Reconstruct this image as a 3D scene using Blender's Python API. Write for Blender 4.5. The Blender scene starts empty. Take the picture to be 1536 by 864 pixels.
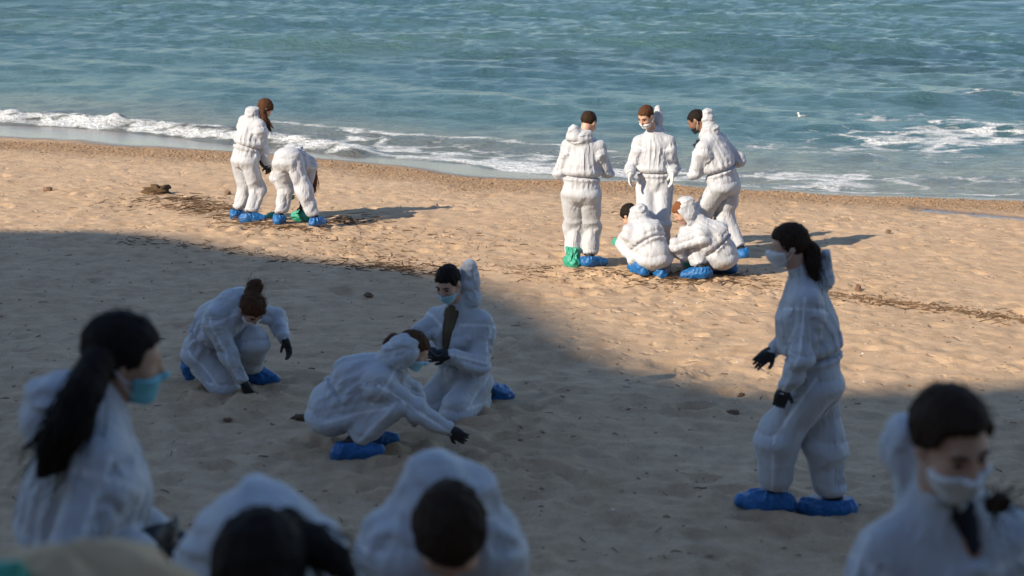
import bpy, math, random
import numpy as np
from mathutils import Vector, Matrix

random.seed(7)
rng = np.random.default_rng(7)
SC = bpy.context.scene
COL = SC.collection
rad = math.radians

# ------------------------------------------------------------------ camera
FPX = 2400.0                       # focal length in pixels of the 1536 px wide photograph
PITCH = rad(13.6)
CAMP = np.array([0.0, 0.0, 3.0])
cam = bpy.data.cameras.new('camera')
cam.sensor_width = 36.0
cam.lens = FPX / 1536.0 * 36.0
cam.clip_start, cam.clip_end = 0.05, 9000.0
cam.dof.use_dof = True
cam.dof.focus_distance = 19.0
cam.dof.aperture_fstop = 2.6
camo = bpy.data.objects.new('camera', cam)
COL.objects.link(camo)
camo.location = CAMP
camo.rotation_euler = (math.pi / 2 - PITCH, 0, 0)
SC.camera = camo

# ------------------------------------------------------------------ light
TOSUN = np.array([-2.40, -1.85, 1.82])
TOSUN /= np.linalg.norm(TOSUN)
EL = math.asin(TOSUN[2])
AZ = math.atan2(TOSUN[0], TOSUN[1])
w = bpy.data.worlds.new('World')
SC.world = w
w.use_nodes = True
nt = w.node_tree
nt.nodes.clear()
sky = nt.nodes.new('ShaderNodeTexSky')
sky.sky_type = 'NISHITA'
sky.sun_disc = False
sky.sun_elevation = EL
sky.sun_rotation = AZ
sky.altitude = 0
sky.air_density = 1.0
sky.dust_density = 0.2
sky.ozone_density = 3.0
bg = nt.nodes.new('ShaderNodeBackground')
bg.inputs[1].default_value = 0.115
out = nt.nodes.new('ShaderNodeOutputWorld')
nt.links.new(sky.outputs[0], bg.inputs[0])
nt.links.new(bg.outputs[0], out.inputs[0])
sl = bpy.data.lights.new('sun', 'SUN')
sl.energy = 4.8
sl.angle = rad(0.53)
sl.color = (1.0, 0.875, 0.70)
so = bpy.data.objects.new('sun', sl)
COL.objects.link(so)
so.rotation_euler = Vector(TOSUN).to_track_quat('Z', 'Y').to_euler()
SC.view_settings.view_transform = 'Standard'
SC.view_settings.look = 'None'
SC.view_settings.exposure = 0.66
SC.view_settings.gamma = 1.0

# ------------------------------------------------------------------ helpers: noise
def _hash(ix, iy, iz, seed):
    h = (ix.astype(np.uint32) * np.uint32(374761393) + iy.astype(np.uint32) * np.uint32(668265263)
         + iz.astype(np.uint32) * np.uint32(2147483647) + np.uint32(seed * 1274126177 & 0xffffffff))
    h = (h ^ (h >> np.uint32(13))) * np.uint32(1274126177)
    h = (h ^ (h >> np.uint32(15))) * np.uint32(2246822519)
    return h ^ (h >> np.uint32(16))


_G = np.array([[1, 1, 0], [-1, 1, 0], [1, -1, 0], [-1, -1, 0], [1, 0, 1], [-1, 0, 1], [1, 0, -1], [-1, 0, -1],
               [0, 1, 1], [0, -1, 1], [0, 1, -1], [0, -1, -1], [1, 1, 0], [-1, 1, 0], [0, -1, 1], [0, -1, -1]], np.float32)


def perlin(p, seed=0):
    """gradient noise of an (N,3) array, about -1..1"""
    p = np.asarray(p, np.float32)
    i = np.floor(p)
    f = p - i
    i = i.astype(np.int64)
    u = f * f * f * (f * (f * 6 - 15) + 10)
    r = None
    for dx in (0, 1):
        wx = u[:, 0] if dx else 1 - u[:, 0]
        for dy in (0, 1):
            wy = u[:, 1] if dy else 1 - u[:, 1]
            for dz in (0, 1):
                wz = u[:, 2] if dz else 1 - u[:, 2]
                g = _G[_hash(i[:, 0] + dx, i[:, 1] + dy, i[:, 2] + dz, seed) & np.uint32(15)]
                v = (g[:, 0] * (f[:, 0] - dx) + g[:, 1] * (f[:, 1] - dy) + g[:, 2] * (f[:, 2] - dz)) * wx * wy * wz
                r = v if r is None else r + v
    return r


def noise2(x, y, fr, seed=0):
    sh = x.shape
    p = np.stack([x.ravel() * fr, y.ravel() * fr, np.full(x.size, 0.37)], 1)
    return perlin(p, seed).reshape(sh)


def sstep(a, b, x):
    t = np.clip((x - a) / (b - a), 0, 1)
    return t * t * (3 - 2 * t)


# ------------------------------------------------------------------ helpers: photograph -> directions
FW = np.array([0, math.cos(PITCH), -math.sin(PITCH)])
UP = np.array([0, math.sin(PITCH), math.cos(PITCH)])
RT = np.array([1.0, 0, 0])


def ray(px, py):
    return FW + RT * (px - 768) / FPX + UP * (432 - py) / FPX


def atY(px, py, Y):
    r = ray(px, py)
    return CAMP + r * (Y - CAMP[1]) / r[1]


def base_plane(X, Y):
    return -0.06 * (0.44 * X + 0.9 * Y)


def on_plane(px, py):
    r = ray(px, py)
    return CAMP + r * (CAMP[2] / (-r[2] - 0.06 * (0.44 * r[0] + 0.9 * r[1])))


def on_level(px, py, z):
    r = ray(px, py)
    return CAMP + r * ((z - CAMP[2]) / r[2])


# ------------------------------------------------------------------ beach profile
ZSEA = -1.62
_w = np.array([on_level(x, y, ZSEA) for x, y in
               [(0, 185), (100, 190), (200, 198), (340, 213), (450, 221), (550, 233), (700, 245), (760, 257),
                (850, 264), (960, 269), (1100, 281), (1300, 291), (1536, 297)]])
_c = np.array([on_plane(x, y) for x, y in
               [(0, 214), (340, 231), (480, 241), (600, 254), (700, 268), (850, 273), (960, 276), (1100, 286),
                (1300, 296), (1536, 303)]])


def _ext(a):
    a = a[np.argsort(a[:, 0])]
    l, r = a[0], a[-1]
    xs = np.concatenate([[l[0] - 200], a[:, 0], [r[0] + 200]])
    ys = np.concatenate([[l[1] + 30], a[:, 1], [r[1] - 20]])
    return xs, ys


WX, WY = _ext(_w)
CX, CY = _ext(_c)


def y_water(X):
    return np.interp(X, WX, WY)


def y_crest(X):
    return np.minimum(np.interp(X, CX, CY), y_water(X) - 0.35)


def terrain_smooth(X, Y):
    X = np.asarray(X, float)
    Y = np.asarray(Y, float)
    yw, yc = y_water(X), y_crest(X)
    Yb = np.minimum(Y, yc)
    z = base_plane(np.clip(X, -25, 25), Yb)
    over = np.maximum(Y - yc, 0)
    zc = base_plane(np.clip(X, -25, 25), yc)
    drop = (zc - ZSEA) * over / (yw - yc)
    drop = np.where(over > (yw - yc), (zc - ZSEA) + (over - (yw - yc)) * 0.09, drop)
    z = z - np.minimum(drop, 8.0)
    # bank of sand where the photographer stands
    t = np.clip((7.6 - Y) / 3.6, 0, 1)
    z = z + 0.70 * t * t * (3 - 2 * t) + 0.10 * np.clip(3.5 - Y, 0, 6)
    return z


FEETMARKS = []


def terrain(X, Y):
    return terrain_smooth(X, Y)


def ground_hit(px, py):
    r = ray(px, py)
    lo, hi = 1.0, 60.0
    ts = np.linspace(2.0, 60.0, 1200)
    P = CAMP + r * ts[:, None]
    g = P[:, 2] - terrain(P[:, 0], P[:, 1])
    k = int(np.argmax(g < 0))
    a, b = ts[max(k - 1, 0)], ts[k]
    for _ in range(30):
        m = (a + b) / 2
        q = CAMP + r * m
        if q[2] - float(terrain(q[0], q[1])) < 0:
            b = m
        else:
            a = m
    return CAMP + r * b


# ------------------------------------------------------------------ helpers: materials
def new_mat(name):
    m = bpy.data.materials.new(name)
    m.use_nodes = True
    n = m.node_tree
    b = n.nodes['Principled BSDF']
    return m, n, b


def N(n, t, **kw):
    x = n.nodes.new(t)
    for k, v in kw.items():
        if k in ('inp',):
            for a, c in v.items():
                x.inputs[a].default_value = c
        else:
            setattr(x, k, v)
    return x


def mixrgb(n, fac, a, b, bt='MIX'):
    x = n.nodes.new('ShaderNodeMix')
    x.data_type = 'RGBA'
    x.blend_type = bt
    for s, v in ((0, fac), (6, a), (7, b)):
        if isinstance(v, (int, float)):
            x.inputs[s].default_value = v
        elif isinstance(v, tuple):
            x.inputs[s].default_value = (*v, 1) if len(v) == 3 else v
        else:
            n.links.new(v, x.inputs[s])
    return x.outputs[2]


def math_node(n, op, a, b=0.0, clamp=False):
    x = n.nodes.new('ShaderNodeMath')
    x.operation = op
    x.use_clamp = clamp
    for s, v in ((0, a), (1, b)):
        if isinstance(v, (int, float)):
            x.inputs[s].default_value = v
        else:
            n.links.new(v, x.inputs[s])
    return x.outputs[0]


def ramp(n, src, stops):
    x = n.nodes.new('ShaderNodeValToRGB')
    e = x.color_ramp.elements
    while len(e) < len(stops):
        e.new(0.5)
    for k, (p, c) in enumerate(stops):
        e[k].position = p
        e[k].color = (c, c, c, 1) if isinstance(c, (int, float)) else (*c, 1)
    n.links.new(src, x.inputs[0])
    return x.outputs[0]


def tex_noise(n, scale, detail=4, rough=0.55, coord=None, dist=0.0):
    x = n.nodes.new('ShaderNodeTexNoise')
    x.inputs['Scale'].default_value = scale
    x.inputs['Detail'].default_value = detail
    x.inputs['Roughness'].default_value = rough
    x.inputs['Distortion'].default_value = dist
    if coord is not None:
        n.links.new(coord, x.inputs['Vector'])
    return x


def obj_coord(n):
    return n.nodes.new('ShaderNodeTexCoord').outputs['Object']


def mapping(n, coord, scale=(1, 1, 1), rot=(0, 0, 0)):
    x = n.nodes.new('ShaderNodeMapping')
    x.inputs['Scale'].default_value = scale
    x.inputs['Rotation'].default_value = rot
    n.links.new(coord, x.inputs[0])
    return x.outputs[0]


def bump(n, b, height, strength, dist, prev=None):
    x = n.nodes.new('ShaderNodeBump')
    x.inputs['Strength'].default_value = strength
    x.inputs['Distance'].default_value = dist
    n.links.new(height, x.inputs['Height'])
    if prev is not None:
        n.links.new(prev, x.inputs['Normal'])
    n.links.new(x.outputs[0], b.inputs['Normal'])
    return x.outputs[0]


def mat_simple(name, col, rough=0.6, var=0.25, scale=30.0, bumpd=0.002, bscale=80.0, spec=0.4):
    m, n, b = new_mat(name)
    oc = obj_coord(n)
    t = tex_noise(n, scale, 4, 0.6, oc)
    lo = tuple(c * (1 - var) for c in col)
    hi = tuple(min(1, c * (1 + var)) for c in col)
    n.links.new(mixrgb(n, t.outputs[0], lo, hi), b.inputs['Base Color'])
    b.inputs['Roughness'].default_value = rough
    b.inputs['Specular IOR Level'].default_value = spec
    if bumpd:
        t2 = tex_noise(n, bscale, 3, 0.6, oc)
        bump(n, b, t2.outputs[0], 0.6, bumpd)
    return m


# ------------------------------------------------------------------ helpers: meshes
def mesh_obj(name, verts, faces, mat=None, parent=None, smooth=True):
    me = bpy.data.meshes.new(name)
    verts = np.asarray(verts, np.float32)
    if isinstance(faces, np.ndarray):
        k = faces.shape[1]
        me.vertices.add(len(verts))
        me.vertices.foreach_set('co', verts.ravel())
        me.loops.add(faces.size)
        me.loops.foreach_set('vertex_index', faces.ravel().astype(np.int32))
        me.polygons.add(len(faces))
        me.polygons.foreach_set('loop_start', np.arange(0, faces.size, k, dtype=np.int32))
        me.update(calc_edges=True)
        me.validate()
    else:
        me.from_pydata([tuple(map(float, v)) for v in verts], [], faces)
    if smooth:
        me.polygons.foreach_set('use_smooth', np.ones(len(me.polygons), bool))
    me.update()
    if mat is not None:
        me.materials.append(mat)
    o = bpy.data.objects.new(name, me)
    COL.objects.link(o)
    if parent is not None:
        o.parent = parent
    return o


def thing(name, label, cat, loc=(0, 0, 0), group=None):
    o = bpy.data.objects.new(name, None)
    COL.objects.link(o)
    o.empty_display_size = 0.1
    o.location = loc
    return tag(o, label, cat, group)


def tag(o, label, cat, group=None):
    o['label'] = label
    o['category'] = cat
    if group:
        o['group'] = group
    return o


def attr(o, name, vals):
    a = o.data.attributes.new(name, 'FLOAT', 'POINT')
    a.data.foreach_set('value', np.asarray(vals, np.float32).ravel())


def grid_mesh(xs, ys, zf):
    X, Y = np.meshgrid(xs, ys)
    Z = zf(X, Y)
    nx, ny = len(xs), len(ys)
    v = np.stack([X.ravel(), Y.ravel(), Z.ravel()], 1)
    i = np.arange(nx * ny).reshape(ny, nx)
    f = np.stack([i[:-1, :-1].ravel(), i[:-1, 1:].ravel(), i[1:, 1:].ravel(), i[1:, :-1].ravel()], 1)
    return v, f, X, Y, Z


# ------------------------------------------------------------------ signed-distance modelling
def v3(*a):
    return np.array(a, float)


def unit(v):
    v = np.asarray(v, float)
    return v / max(np.linalg.norm(v), 1e-9)


def smin(a, b, k):
    h = np.maximum(k - np.abs(a - b), 0) / k
    return np.minimum(a, b) - h * h * k * 0.25


def smax(a, b, k):
    return -smin(-a, -b, k)


def d_cone(p, a, b, ra, rb):
    ba = b - a
    L2 = max(float(ba @ ba), 1e-9)
    h = np.clip(((p - a) @ ba) / L2, 0, 1)
    q = p - a - h[:, None] * ba
    return np.sqrt((q * q).sum(1)) - (ra + (rb - ra) * h), h


def d_ell(p, c, r, M=None):
    q = p - c
    if M is not None:
        q = q @ M                      # columns of M are the axes
    r = np.asarray(r, float)
    k0 = np.sqrt(((q / r) ** 2).sum(1))
    k1 = np.sqrt(((q / (r * r)) ** 2).sum(1))
    return k0 * (k0 - 1) / np.maximum(k1, 1e-6)


def sdf_mesh(f, lo, hi, vox, margin=0.03):
    lo = np.asarray(lo, float) - 2 * vox
    hi = np.asarray(hi, float) + 2 * vox
    nb = np.ceil((hi - lo) / (4 * vox)).astype(int) + 1
    bi = np.stack(np.meshgrid(*[np.arange(k) for k in nb], indexing='ij'), -1).reshape(-1, 3)
    dc = f(lo + (bi * 4 + 1.5) * vox)
    V = np.repeat(np.repeat(np.repeat(dc.reshape(nb), 4, 0), 4, 1), 4, 2).astype(np.float32)
    act = bi[np.abs(dc) < 3.6 * vox + margin]
    off = np.stack(np.meshgrid(*[np.arange(4)] * 3, indexing='ij'), -1).reshape(-1, 3)
    pi = (act[:, None, :] * 4 + off[None]).reshape(-1, 3)
    V[pi[:, 0], pi[:, 1], pi[:, 2]] = f(lo + pi * vox)
    V[0], V[-1], V[:, 0], V[:, -1], V[:, :, 0], V[:, :, -1] = 1, 1, 1, 1, 1, 1
    S = V < 0
    n = np.array(S.shape)
    cnt = np.zeros(n - 1, np.int8)
    for dx in (0, 1):
        for dy in (0, 1):
            for dz in (0, 1):
                cnt += S[dx:n[0] - 1 + dx, dy:n[1] - 1 + dy, dz:n[2] - 1 + dz]
    cell = np.argwhere((cnt > 0) & (cnt < 8))
    acc = np.zeros((len(cell), 3))
    m = np.zeros(len(cell))
    corners = [(a, b, c) for a in (0, 1) for b in (0, 1) for c in (0, 1)]
    cv = {c: V[cell[:, 0] + c[0], cell[:, 1] + c[1], cell[:, 2] + c[2]] for c in corners}
    for c in corners:
        for ax in range(3):
            if c[ax] == 0:
                e = list(c)
                e[ax] = 1
                a, b = cv[c], cv[tuple(e)]
                k = (a < 0) != (b < 0)
                t = np.where(k, a / np.where(k, a - b, 1), 0)
                pos = np.tile(np.array(c, float), (len(cell), 1))
                pos[:, ax] = t
                acc += pos * k[:, None]
                m += k
    verts = lo + (cell + acc / m[:, None]) * vox
    idx = -np.ones(n - 1, np.int64)
    idx[cell[:, 0], cell[:, 1], cell[:, 2]] = np.arange(len(cell))
    faces = []
    for ax in range(3):
        sl0 = [slice(None)] * 3
        sl1 = [slice(None)] * 3
        sl0[ax] = slice(0, -1)
        sl1[ax] = slice(1, None)
        A, B = S[tuple(sl0)], S[tuple(sl1)]
        e = np.argwhere(A != B)
        ins = A[e[:, 0], e[:, 1], e[:, 2]]
        u, v = [(1, 2), (2, 0), (0, 1)][ax]
        q = []
        for du, dv in ((-1, -1), (0, -1), (0, 0), (-1, 0)):
            c = e.copy()
            c[:, u] += du
            c[:, v] += dv
            q.append(idx[c[:, 0], c[:, 1], c[:, 2]])
        q = np.stack(q, 1)
        q[~ins] = q[~ins][:, ::-1]
        faces.append(q)
    return verts, np.concatenate(faces)


# ------------------------------------------------------------------ materials
def m_sand():
    m, n, b = new_mat('sand')
    oc = obj_coord(n)
    big = tex_noise(n, 0.55, 5, 0.6, oc)
    mid = tex_noise(n, 5.0, 6, 0.65, oc)
    fine = tex_noise(n, 120.0, 3, 0.7, oc)
    grav = N(n, 'ShaderNodeAttribute', attribute_name='gravel')
    wet = N(n, 'ShaderNodeAttribute', attribute_name='wet')
    c = mixrgb(n, ramp(n, big.outputs[0], [(0.3, 0.0), (0.72, 1.0)]), (0.56, 0.378, 0.228), (0.64, 0.452, 0.290))
    c = mixrgb(n, ramp(n, mid.outputs[0], [(0.38, 0.0), (0.68, 1.0)]), c, (0.45, 0.298, 0.178))
    sp = N(n, 'ShaderNodeTexVoronoi')
    sp.inputs['Scale'].default_value = 34.0
    n.links.new(oc, sp.inputs['Vector'])
    spc = tex_noise(n, 9.0, 2, 0.5, oc)
    speck = math_node(n, 'MULTIPLY', ramp(n, sp.outputs['Distance'], [(0.12, 1.0), (0.24, 0.0)]),
                      ramp(n, spc.outputs[0], [(0.52, 0.0), (0.62, 1.0)]))
    c = mixrgb(n, math_node(n, 'MULTIPLY', speck, 0.55), c, (0.12, 0.075, 0.045))
    # gravelly ridge
    gv = N(n, 'ShaderNodeTexVoronoi')
    gv.inputs['Scale'].default_value = 18.0
    n.links.new(oc, gv.inputs['Vector'])
    gcol = mixrgb(n, gv.outputs['Color'], (0.24, 0.135, 0.065), (0.42, 0.27, 0.15))
    c = mixrgb(n, math_node(n, 'MULTIPLY', grav.outputs['Fac'], 0.85), c, gcol)
    c = mixrgb(n, math_node(n, 'MULTIPLY', ramp(n, fine.outputs[0], [(0.35, 1.0), (0.6, 0.0)]), 0.35), c, (0.25, 0.165, 0.095))
    c = mixrgb(n, wet.outputs['Fac'], c, (0.135, 0.092, 0.062))
    n.links.new(c, b.inputs['Base Color'])
    r = math_node(n, 'SUBTRACT', 0.95, math_node(n, 'MULTIPLY', wet.outputs['Fac'], 0.78))
    n.links.new(r, b.inputs['Roughness'])
    b.inputs['Specular IOR Level'].default_value = 0.35
    dry = math_node(n, 'SUBTRACT', 1.0, math_node(n, 'MULTIPLY', wet.outputs['Fac'], 0.93))
    h = math_node(n, 'ADD', math_node(n, 'MULTIPLY', mid.outputs[0], 1.0), math_node(n, 'MULTIPLY', fine.outputs[0], 0.35))
    h = math_node(n, 'ADD', h, math_node(n, 'MULTIPLY', math_node(n, 'MULTIPLY', gv.outputs['Distance'], grav.outputs['Fac']), -1.0))
    pit = N(n, 'ShaderNodeTexVoronoi')
    pit.inputs['Scale'].default_value = 7.5
    n.links.new(mixrgb(n, 0.2, oc, tex_noise(n, 6.0, 2, 0.5, oc).outputs['Color']), pit.inputs['Vector'])
    pits = math_node(n, 'MULTIPLY', ramp(n, pit.outputs['Distance'], [(0.08, 0.0), (0.34, 1.0)]), ramp(n, tex_noise(n, 0.7, 4, 0.65, oc).outputs[0], [(0.42, 0.0), (0.60, 1.0)]))
    h = math_node(n, 'ADD', h, math_node(n, 'MULTIPLY', pits, 0.9))
    h = math_node(n, 'MULTIPLY', h, dry)
    bump(n, b, h, 0.95, 0.024)
    return m


def m_sea():
    m, n, b = new_mat('sea_water')
    oc = obj_coord(n)
    foam = N(n, 'ShaderNodeAttribute', attribute_name='foam')
    shal = N(n, 'ShaderNodeAttribute', attribute_name='shallow')
    dark_patch = N(n, 'ShaderNodeAttribute', attribute_name='dark')  # darker blue patches in the water colour
    big = tex_noise(n, 0.13, 4, 0.55, mapping(n, oc, (0.6, 1.0, 1)))
    c = mixrgb(n, ramp(n, big.outputs[0], [(0.35, 0.0), (0.65, 1.0)]), (0.044, 0.106, 0.120), (0.066, 0.134, 0.130))
    c = mixrgb(n, shal.outputs['Fac'], c, (0.150, 0.140, 0.110))
    c = mixrgb(n, dark_patch.outputs['Fac'], c, (0.012, 0.028, 0.045))
    st = mapping(n, oc, (1.0, 1.7, 1.0), (0, 0, rad(-20)))
    f1 = tex_noise(n, 1.3, 7, 0.68, st, 1.2)
    f2 = N(n, 'ShaderNodeTexVoronoi', feature='DISTANCE_TO_EDGE')
    f2.inputs['Scale'].default_value = 1.5
    fw = tex_noise(n, 2.2, 4, 0.6, st)
    n.links.new(mixrgb(n, 0.45, st, fw.outputs['Color']), f2.inputs['Vector'])
    lace = ramp(n, f2.outputs['Distance'], [(0.0, 1.0), (0.16, 0.0)])
    v = math_node(n, 'ADD', math_node(n, 'MULTIPLY', f1.outputs[0], 0.75), math_node(n, 'MULTIPLY', lace, 0.26))
    v = math_node(n, 'ADD', v, foam.outputs['Fac'])
    mask = ramp(n, math_node(n, 'MULTIPLY', math_node(n, 'SUBTRACT', v, 0.90), 4.5, True), [(0.0, 0.0), (1.0, 1.0)])
    ff = tex_noise(n, 14.0, 4, 0.7, oc)
    mask2 = math_node(n, 'MULTIPLY', mask, ramp(n, ff.outputs[0], [(0.28, 0.45), (0.55, 1.0)]))
    c = mixrgb(n, mask2, c, (0.80, 0.81, 0.80))
    n.links.new(c, b.inputs['Base Color'])
    r = math_node(n, 'ADD', 0.17, math_node(n, 'MULTIPLY', mask2, 0.6), True)
    n.links.new(r, b.inputs['Roughness'])
    b.inputs['IOR'].default_value = 1.33
    w1 = tex_noise(n, 3.2, 5, 0.6, mapping(n, oc, (0.7, 1.6, 1.0), (0, 0, rad(-22))))
    w2 = tex_noise(n, 11.0, 3, 0.6, mapping(n, oc, (0.8, 1.5, 1.0), (0, 0, rad(-10))))
    p = bump(n, b, w1.outputs[0], 1.0, 0.17)
    p = bump(n, b, w2.outputs[0], 0.9, 0.06, p)
    bump(n, b, math_node(n, 'ADD', math_node(n, 'MULTIPLY', mask2, 1.0), math_node(n, 'MULTIPLY', math_node(n, 'MULTIPLY', ff.outputs[0], mask), 1.2)), 0.7, 0.05, p)
    return m


def m_coverall():
    m, n, b = new_mat('white_nonwoven_fabric')
    oc = obj_coord(n)
    seam = N(n, 'ShaderNodeAttribute', attribute_name='seam')
    t = tex_noise(n, 6.0, 4, 0.6, oc)
    c = mixrgb(n, t.outputs[0], (0.44, 0.455, 0.49), (0.52, 0.535, 0.57))
    c = mixrgb(n, seam.outputs['Fac'], c, (0.72, 0.735, 0.77))
    dirt = tex_noise(n, 3.0, 5, 0.7, oc)
    lowz = N(n, 'ShaderNodeAttribute', attribute_name='low')
    c = mixrgb(n, math_node(n, 'MULTIPLY', ramp(n, dirt.outputs[0], [(0.48, 0.0), (0.75, 1.0)]),
                            math_node(n, 'ADD', math_node(n, 'MULTIPLY', lowz.outputs['Fac'], 0.8), 0.08)), c, (0.42, 0.35, 0.27))
    n.links.new(c, b.inputs['Base Color'])
    b.inputs['Roughness'].default_value = 0.62
    b.inputs['Specular IOR Level'].default_value = 0.35
    b.inputs['Sheen Weight'].default_value = 0.35
    cr = N(n, 'ShaderNodeTexVoronoi', feature='DISTANCE_TO_EDGE')
    cr.inputs['Scale'].default_value = 11.0
    wv = tex_noise(n, 5.0, 3, 0.6, oc)
    n.links.new(mixrgb(n, 0.35, oc, wv.outputs['Color']), cr.inputs['Vector'])
    f1 = tex_noise(n, 24.0, 4, 0.6, mapping(n, oc, (1, 1, 0.45)), 0.6)
    h = math_node(n, 'ADD', math_node(n, 'MULTIPLY', f1.outputs[0], 1.0), math_node(n, 'MULTIPLY', ramp(n, cr.outputs['Distance'], [(0.0, 0.0), (0.25, 1.0)]), 0.10))
    h = math_node(n, 'ADD', h, math_node(n, 'MULTIPLY', math_node(n, 'ABSOLUTE', math_node(n, 'SUBTRACT', tex_noise(n, 13.0, 2, 0.5, mapping(n, oc, (1, 1, 0.28), (0.25, 0.2, 0)), 0.8).outputs[0], 0.5)), -3.2))
    h = math_node(n, 'ADD', h, math_node(n, 'MULTIPLY', math_node(n, 'ABSOLUTE', math_node(n, 'SUBTRACT', tex_noise(n, 12.0, 2, 0.5, mapping(n, oc, (1, 0.45, 0.45), (0.2, 0.8, 0.4)), 0.8).outputs[0], 0.5)), -3.0))
    bump(n, b, h, 0.42, 0.011)
    # thin cloth lets a little light through
    tr = N(n, 'ShaderNodeBsdfTranslucent')
    tr.inputs['Color'].default_value = (0.75, 0.76, 0.78, 1)
    mx = N(n, 'ShaderNodeMixShader')
    mx.inputs[0].default_value = 0.12
    o = n.nodes['Material Output']
    n.links.new(b.outputs[0], mx.inputs[1])
    n.links.new(tr.outputs[0], mx.inputs[2])
    n.links.new(mx.outputs[0], o.inputs[0])
    return m


def m_plastic(name, col, dark):
    m, n, b = new_mat(name)
    oc = obj_coord(n)
    t = tex_noise(n, 9.0, 5, 0.6, oc)
    n.links.new(mixrgb(n, t.outputs[0], dark, col), b.inputs['Base Color'])
    b.inputs['Roughness'].default_value = 0.38
    t2 = tex_noise(n, 38.0, 4, 0.65, oc, 1.0)
    bump(n, b, t2.outputs[0], 0.8, 0.010)
    return m


def m_skin(name, col):
    m, n, b = new_mat(name)
    oc = obj_coord(n)
    t = tex_noise(n, 22.0, 4, 0.6, oc)
    n.links.new(mixrgb(n, t.outputs[0], tuple(c * 0.86 for c in col), tuple(min(1, c * 1.1) for c in col)), b.inputs['Base Color'])
    b.inputs['Roughness'].default_value = 0.5
    b.inputs['Subsurface Weight'].default_value = 0.12
    b.inputs['Subsurface Radius'].default_value = (0.012, 0.005, 0.003)
    t2 = tex_noise(n, 160.0, 3, 0.6, oc)
    bump(n, b, t2.outputs[0], 0.35, 0.001)
    return m


def m_hair(name, col):
    m, n, b = new_mat(name)
    oc = obj_coord(n)
    t = tex_noise(n, 55.0, 3, 0.6, mapping(n, oc, (1.0, 1.0, 0.16)), 0.5)
    n.links.new(mixrgb(n, t.outputs[0], tuple(c * 0.45 for c in col), tuple(c * 1.5 for c in col)), b.inputs['Base Color'])
    b.inputs['Roughness'].default_value = 0.7
    b.inputs['Specular IOR Level'].default_value = 0.10
    bump(n, b, t.outputs[0], 0.9, 0.008)
    return m


M = {
    'sand': m_sand(), 'sea': m_sea(), 'suit': m_coverall(),
    'blue': m_plastic('blue_plastic_film', (0.008, 0.135, 0.37), (0.004, 0.075, 0.25)),
    'green': m_plastic('green_plastic_film', (0.04, 0.36, 0.24), (0.015, 0.22, 0.14)),
    'black_glove': mat_simple('black_nitrile', (0.012, 0.012, 0.015), 0.45, 0.3),
    'white_glove': mat_simple('white_latex', (0.62, 0.61, 0.60), 0.5, 0.1),
    'green_glove': mat_simple('green_nitrile', (0.03, 0.33, 0.22), 0.42, 0.15),
    'shoe': mat_simple('dark_shoe', (0.014, 0.014, 0.018), 0.7, 0.3),
    'mask_white': mat_simple('white_mask', (0.66, 0.66, 0.66), 0.7, 0.06),
    'mask_blue': mat_simple('light_blue_mask', (0.33, 0.58, 0.66), 0.7, 0.06),
    'mask_cyan': mat_simple('cyan_mask', (0.16, 0.44, 0.50), 0.7, 0.06),
    'mask_black': mat_simple('black_mask', (0.012, 0.012, 0.014), 0.7, 0.06),
    'brown_shirt': mat_simple('brown_shirt', (0.085, 0.060, 0.032), 0.85, 0.2),
    'black_shirt': mat_simple('black_shirt', (0.012, 0.013, 0.020), 0.85, 0.2),
    'navy_shirt': mat_simple('navy_shirt', (0.014, 0.030, 0.10), 0.8, 0.2),
    'eye': mat_simple('dark_eye', (0.02, 0.014, 0.010), 0.2, 0.1, bumpd=0),
    'skin_light': m_skin('skin_light', (0.52, 0.31, 0.22)),
    'skin_mid': m_skin('skin_mid', (0.42, 0.235, 0.155)),
    'skin_dark': m_skin('skin_dark', (0.22, 0.115, 0.070)),
    'hair_black': m_hair('hair_black', (0.014, 0.010, 0.008)),
    'hair_dark': m_hair('hair_dark', (0.032, 0.018, 0.011)),
    'hair_brown': m_hair('hair_brown', (0.075, 0.034, 0.017)),
    'hair_auburn': m_hair('hair_auburn', (0.17, 0.065, 0.026)),
    'frame': mat_simple('glasses_wire', (0.35, 0.30, 0.20), 0.3, 0.1, bumpd=0),
    'phone': mat_simple('black_phone', (0.015, 0.015, 0.018), 0.25, 0.1, bumpd=0),
}
# ------------------------------------------------------------------ the beach
def graded(lo, hi, d0, g):
    """coordinates from lo to hi, spacing growing from d0 by factor g"""
    r = [lo]
    s = d0
    while abs(r[-1] - lo) < abs(hi - lo):
        r.append(r[-1] + math.copysign(s, hi - lo))
        s *= g
    r[-1] = hi
    return r


xs = np.array(graded(-9.0, -120.0, 0.08, 1.12)[::-1][:-1] + list(np.arange(-9.0, 9.0, 0.05)) + graded(9.0, 120.0, 0.08, 1.12))
ys = [-40, -30, -22, -16, -12, -9, -7, -5, -3.5, -2, -1, 0, 0.8, 1.5, 2.1, 2.7, 3.2, 3.7, 4.1, 4.5, 4.8, 5.1]
y = 5.3
while y < 33:
    ys.append(y)
    y += 0.030 + 0.0016 * max(0, y - 6)
ys += graded(y, 80, 0.12, 1.15)
ys = np.array(ys, float)

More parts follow.
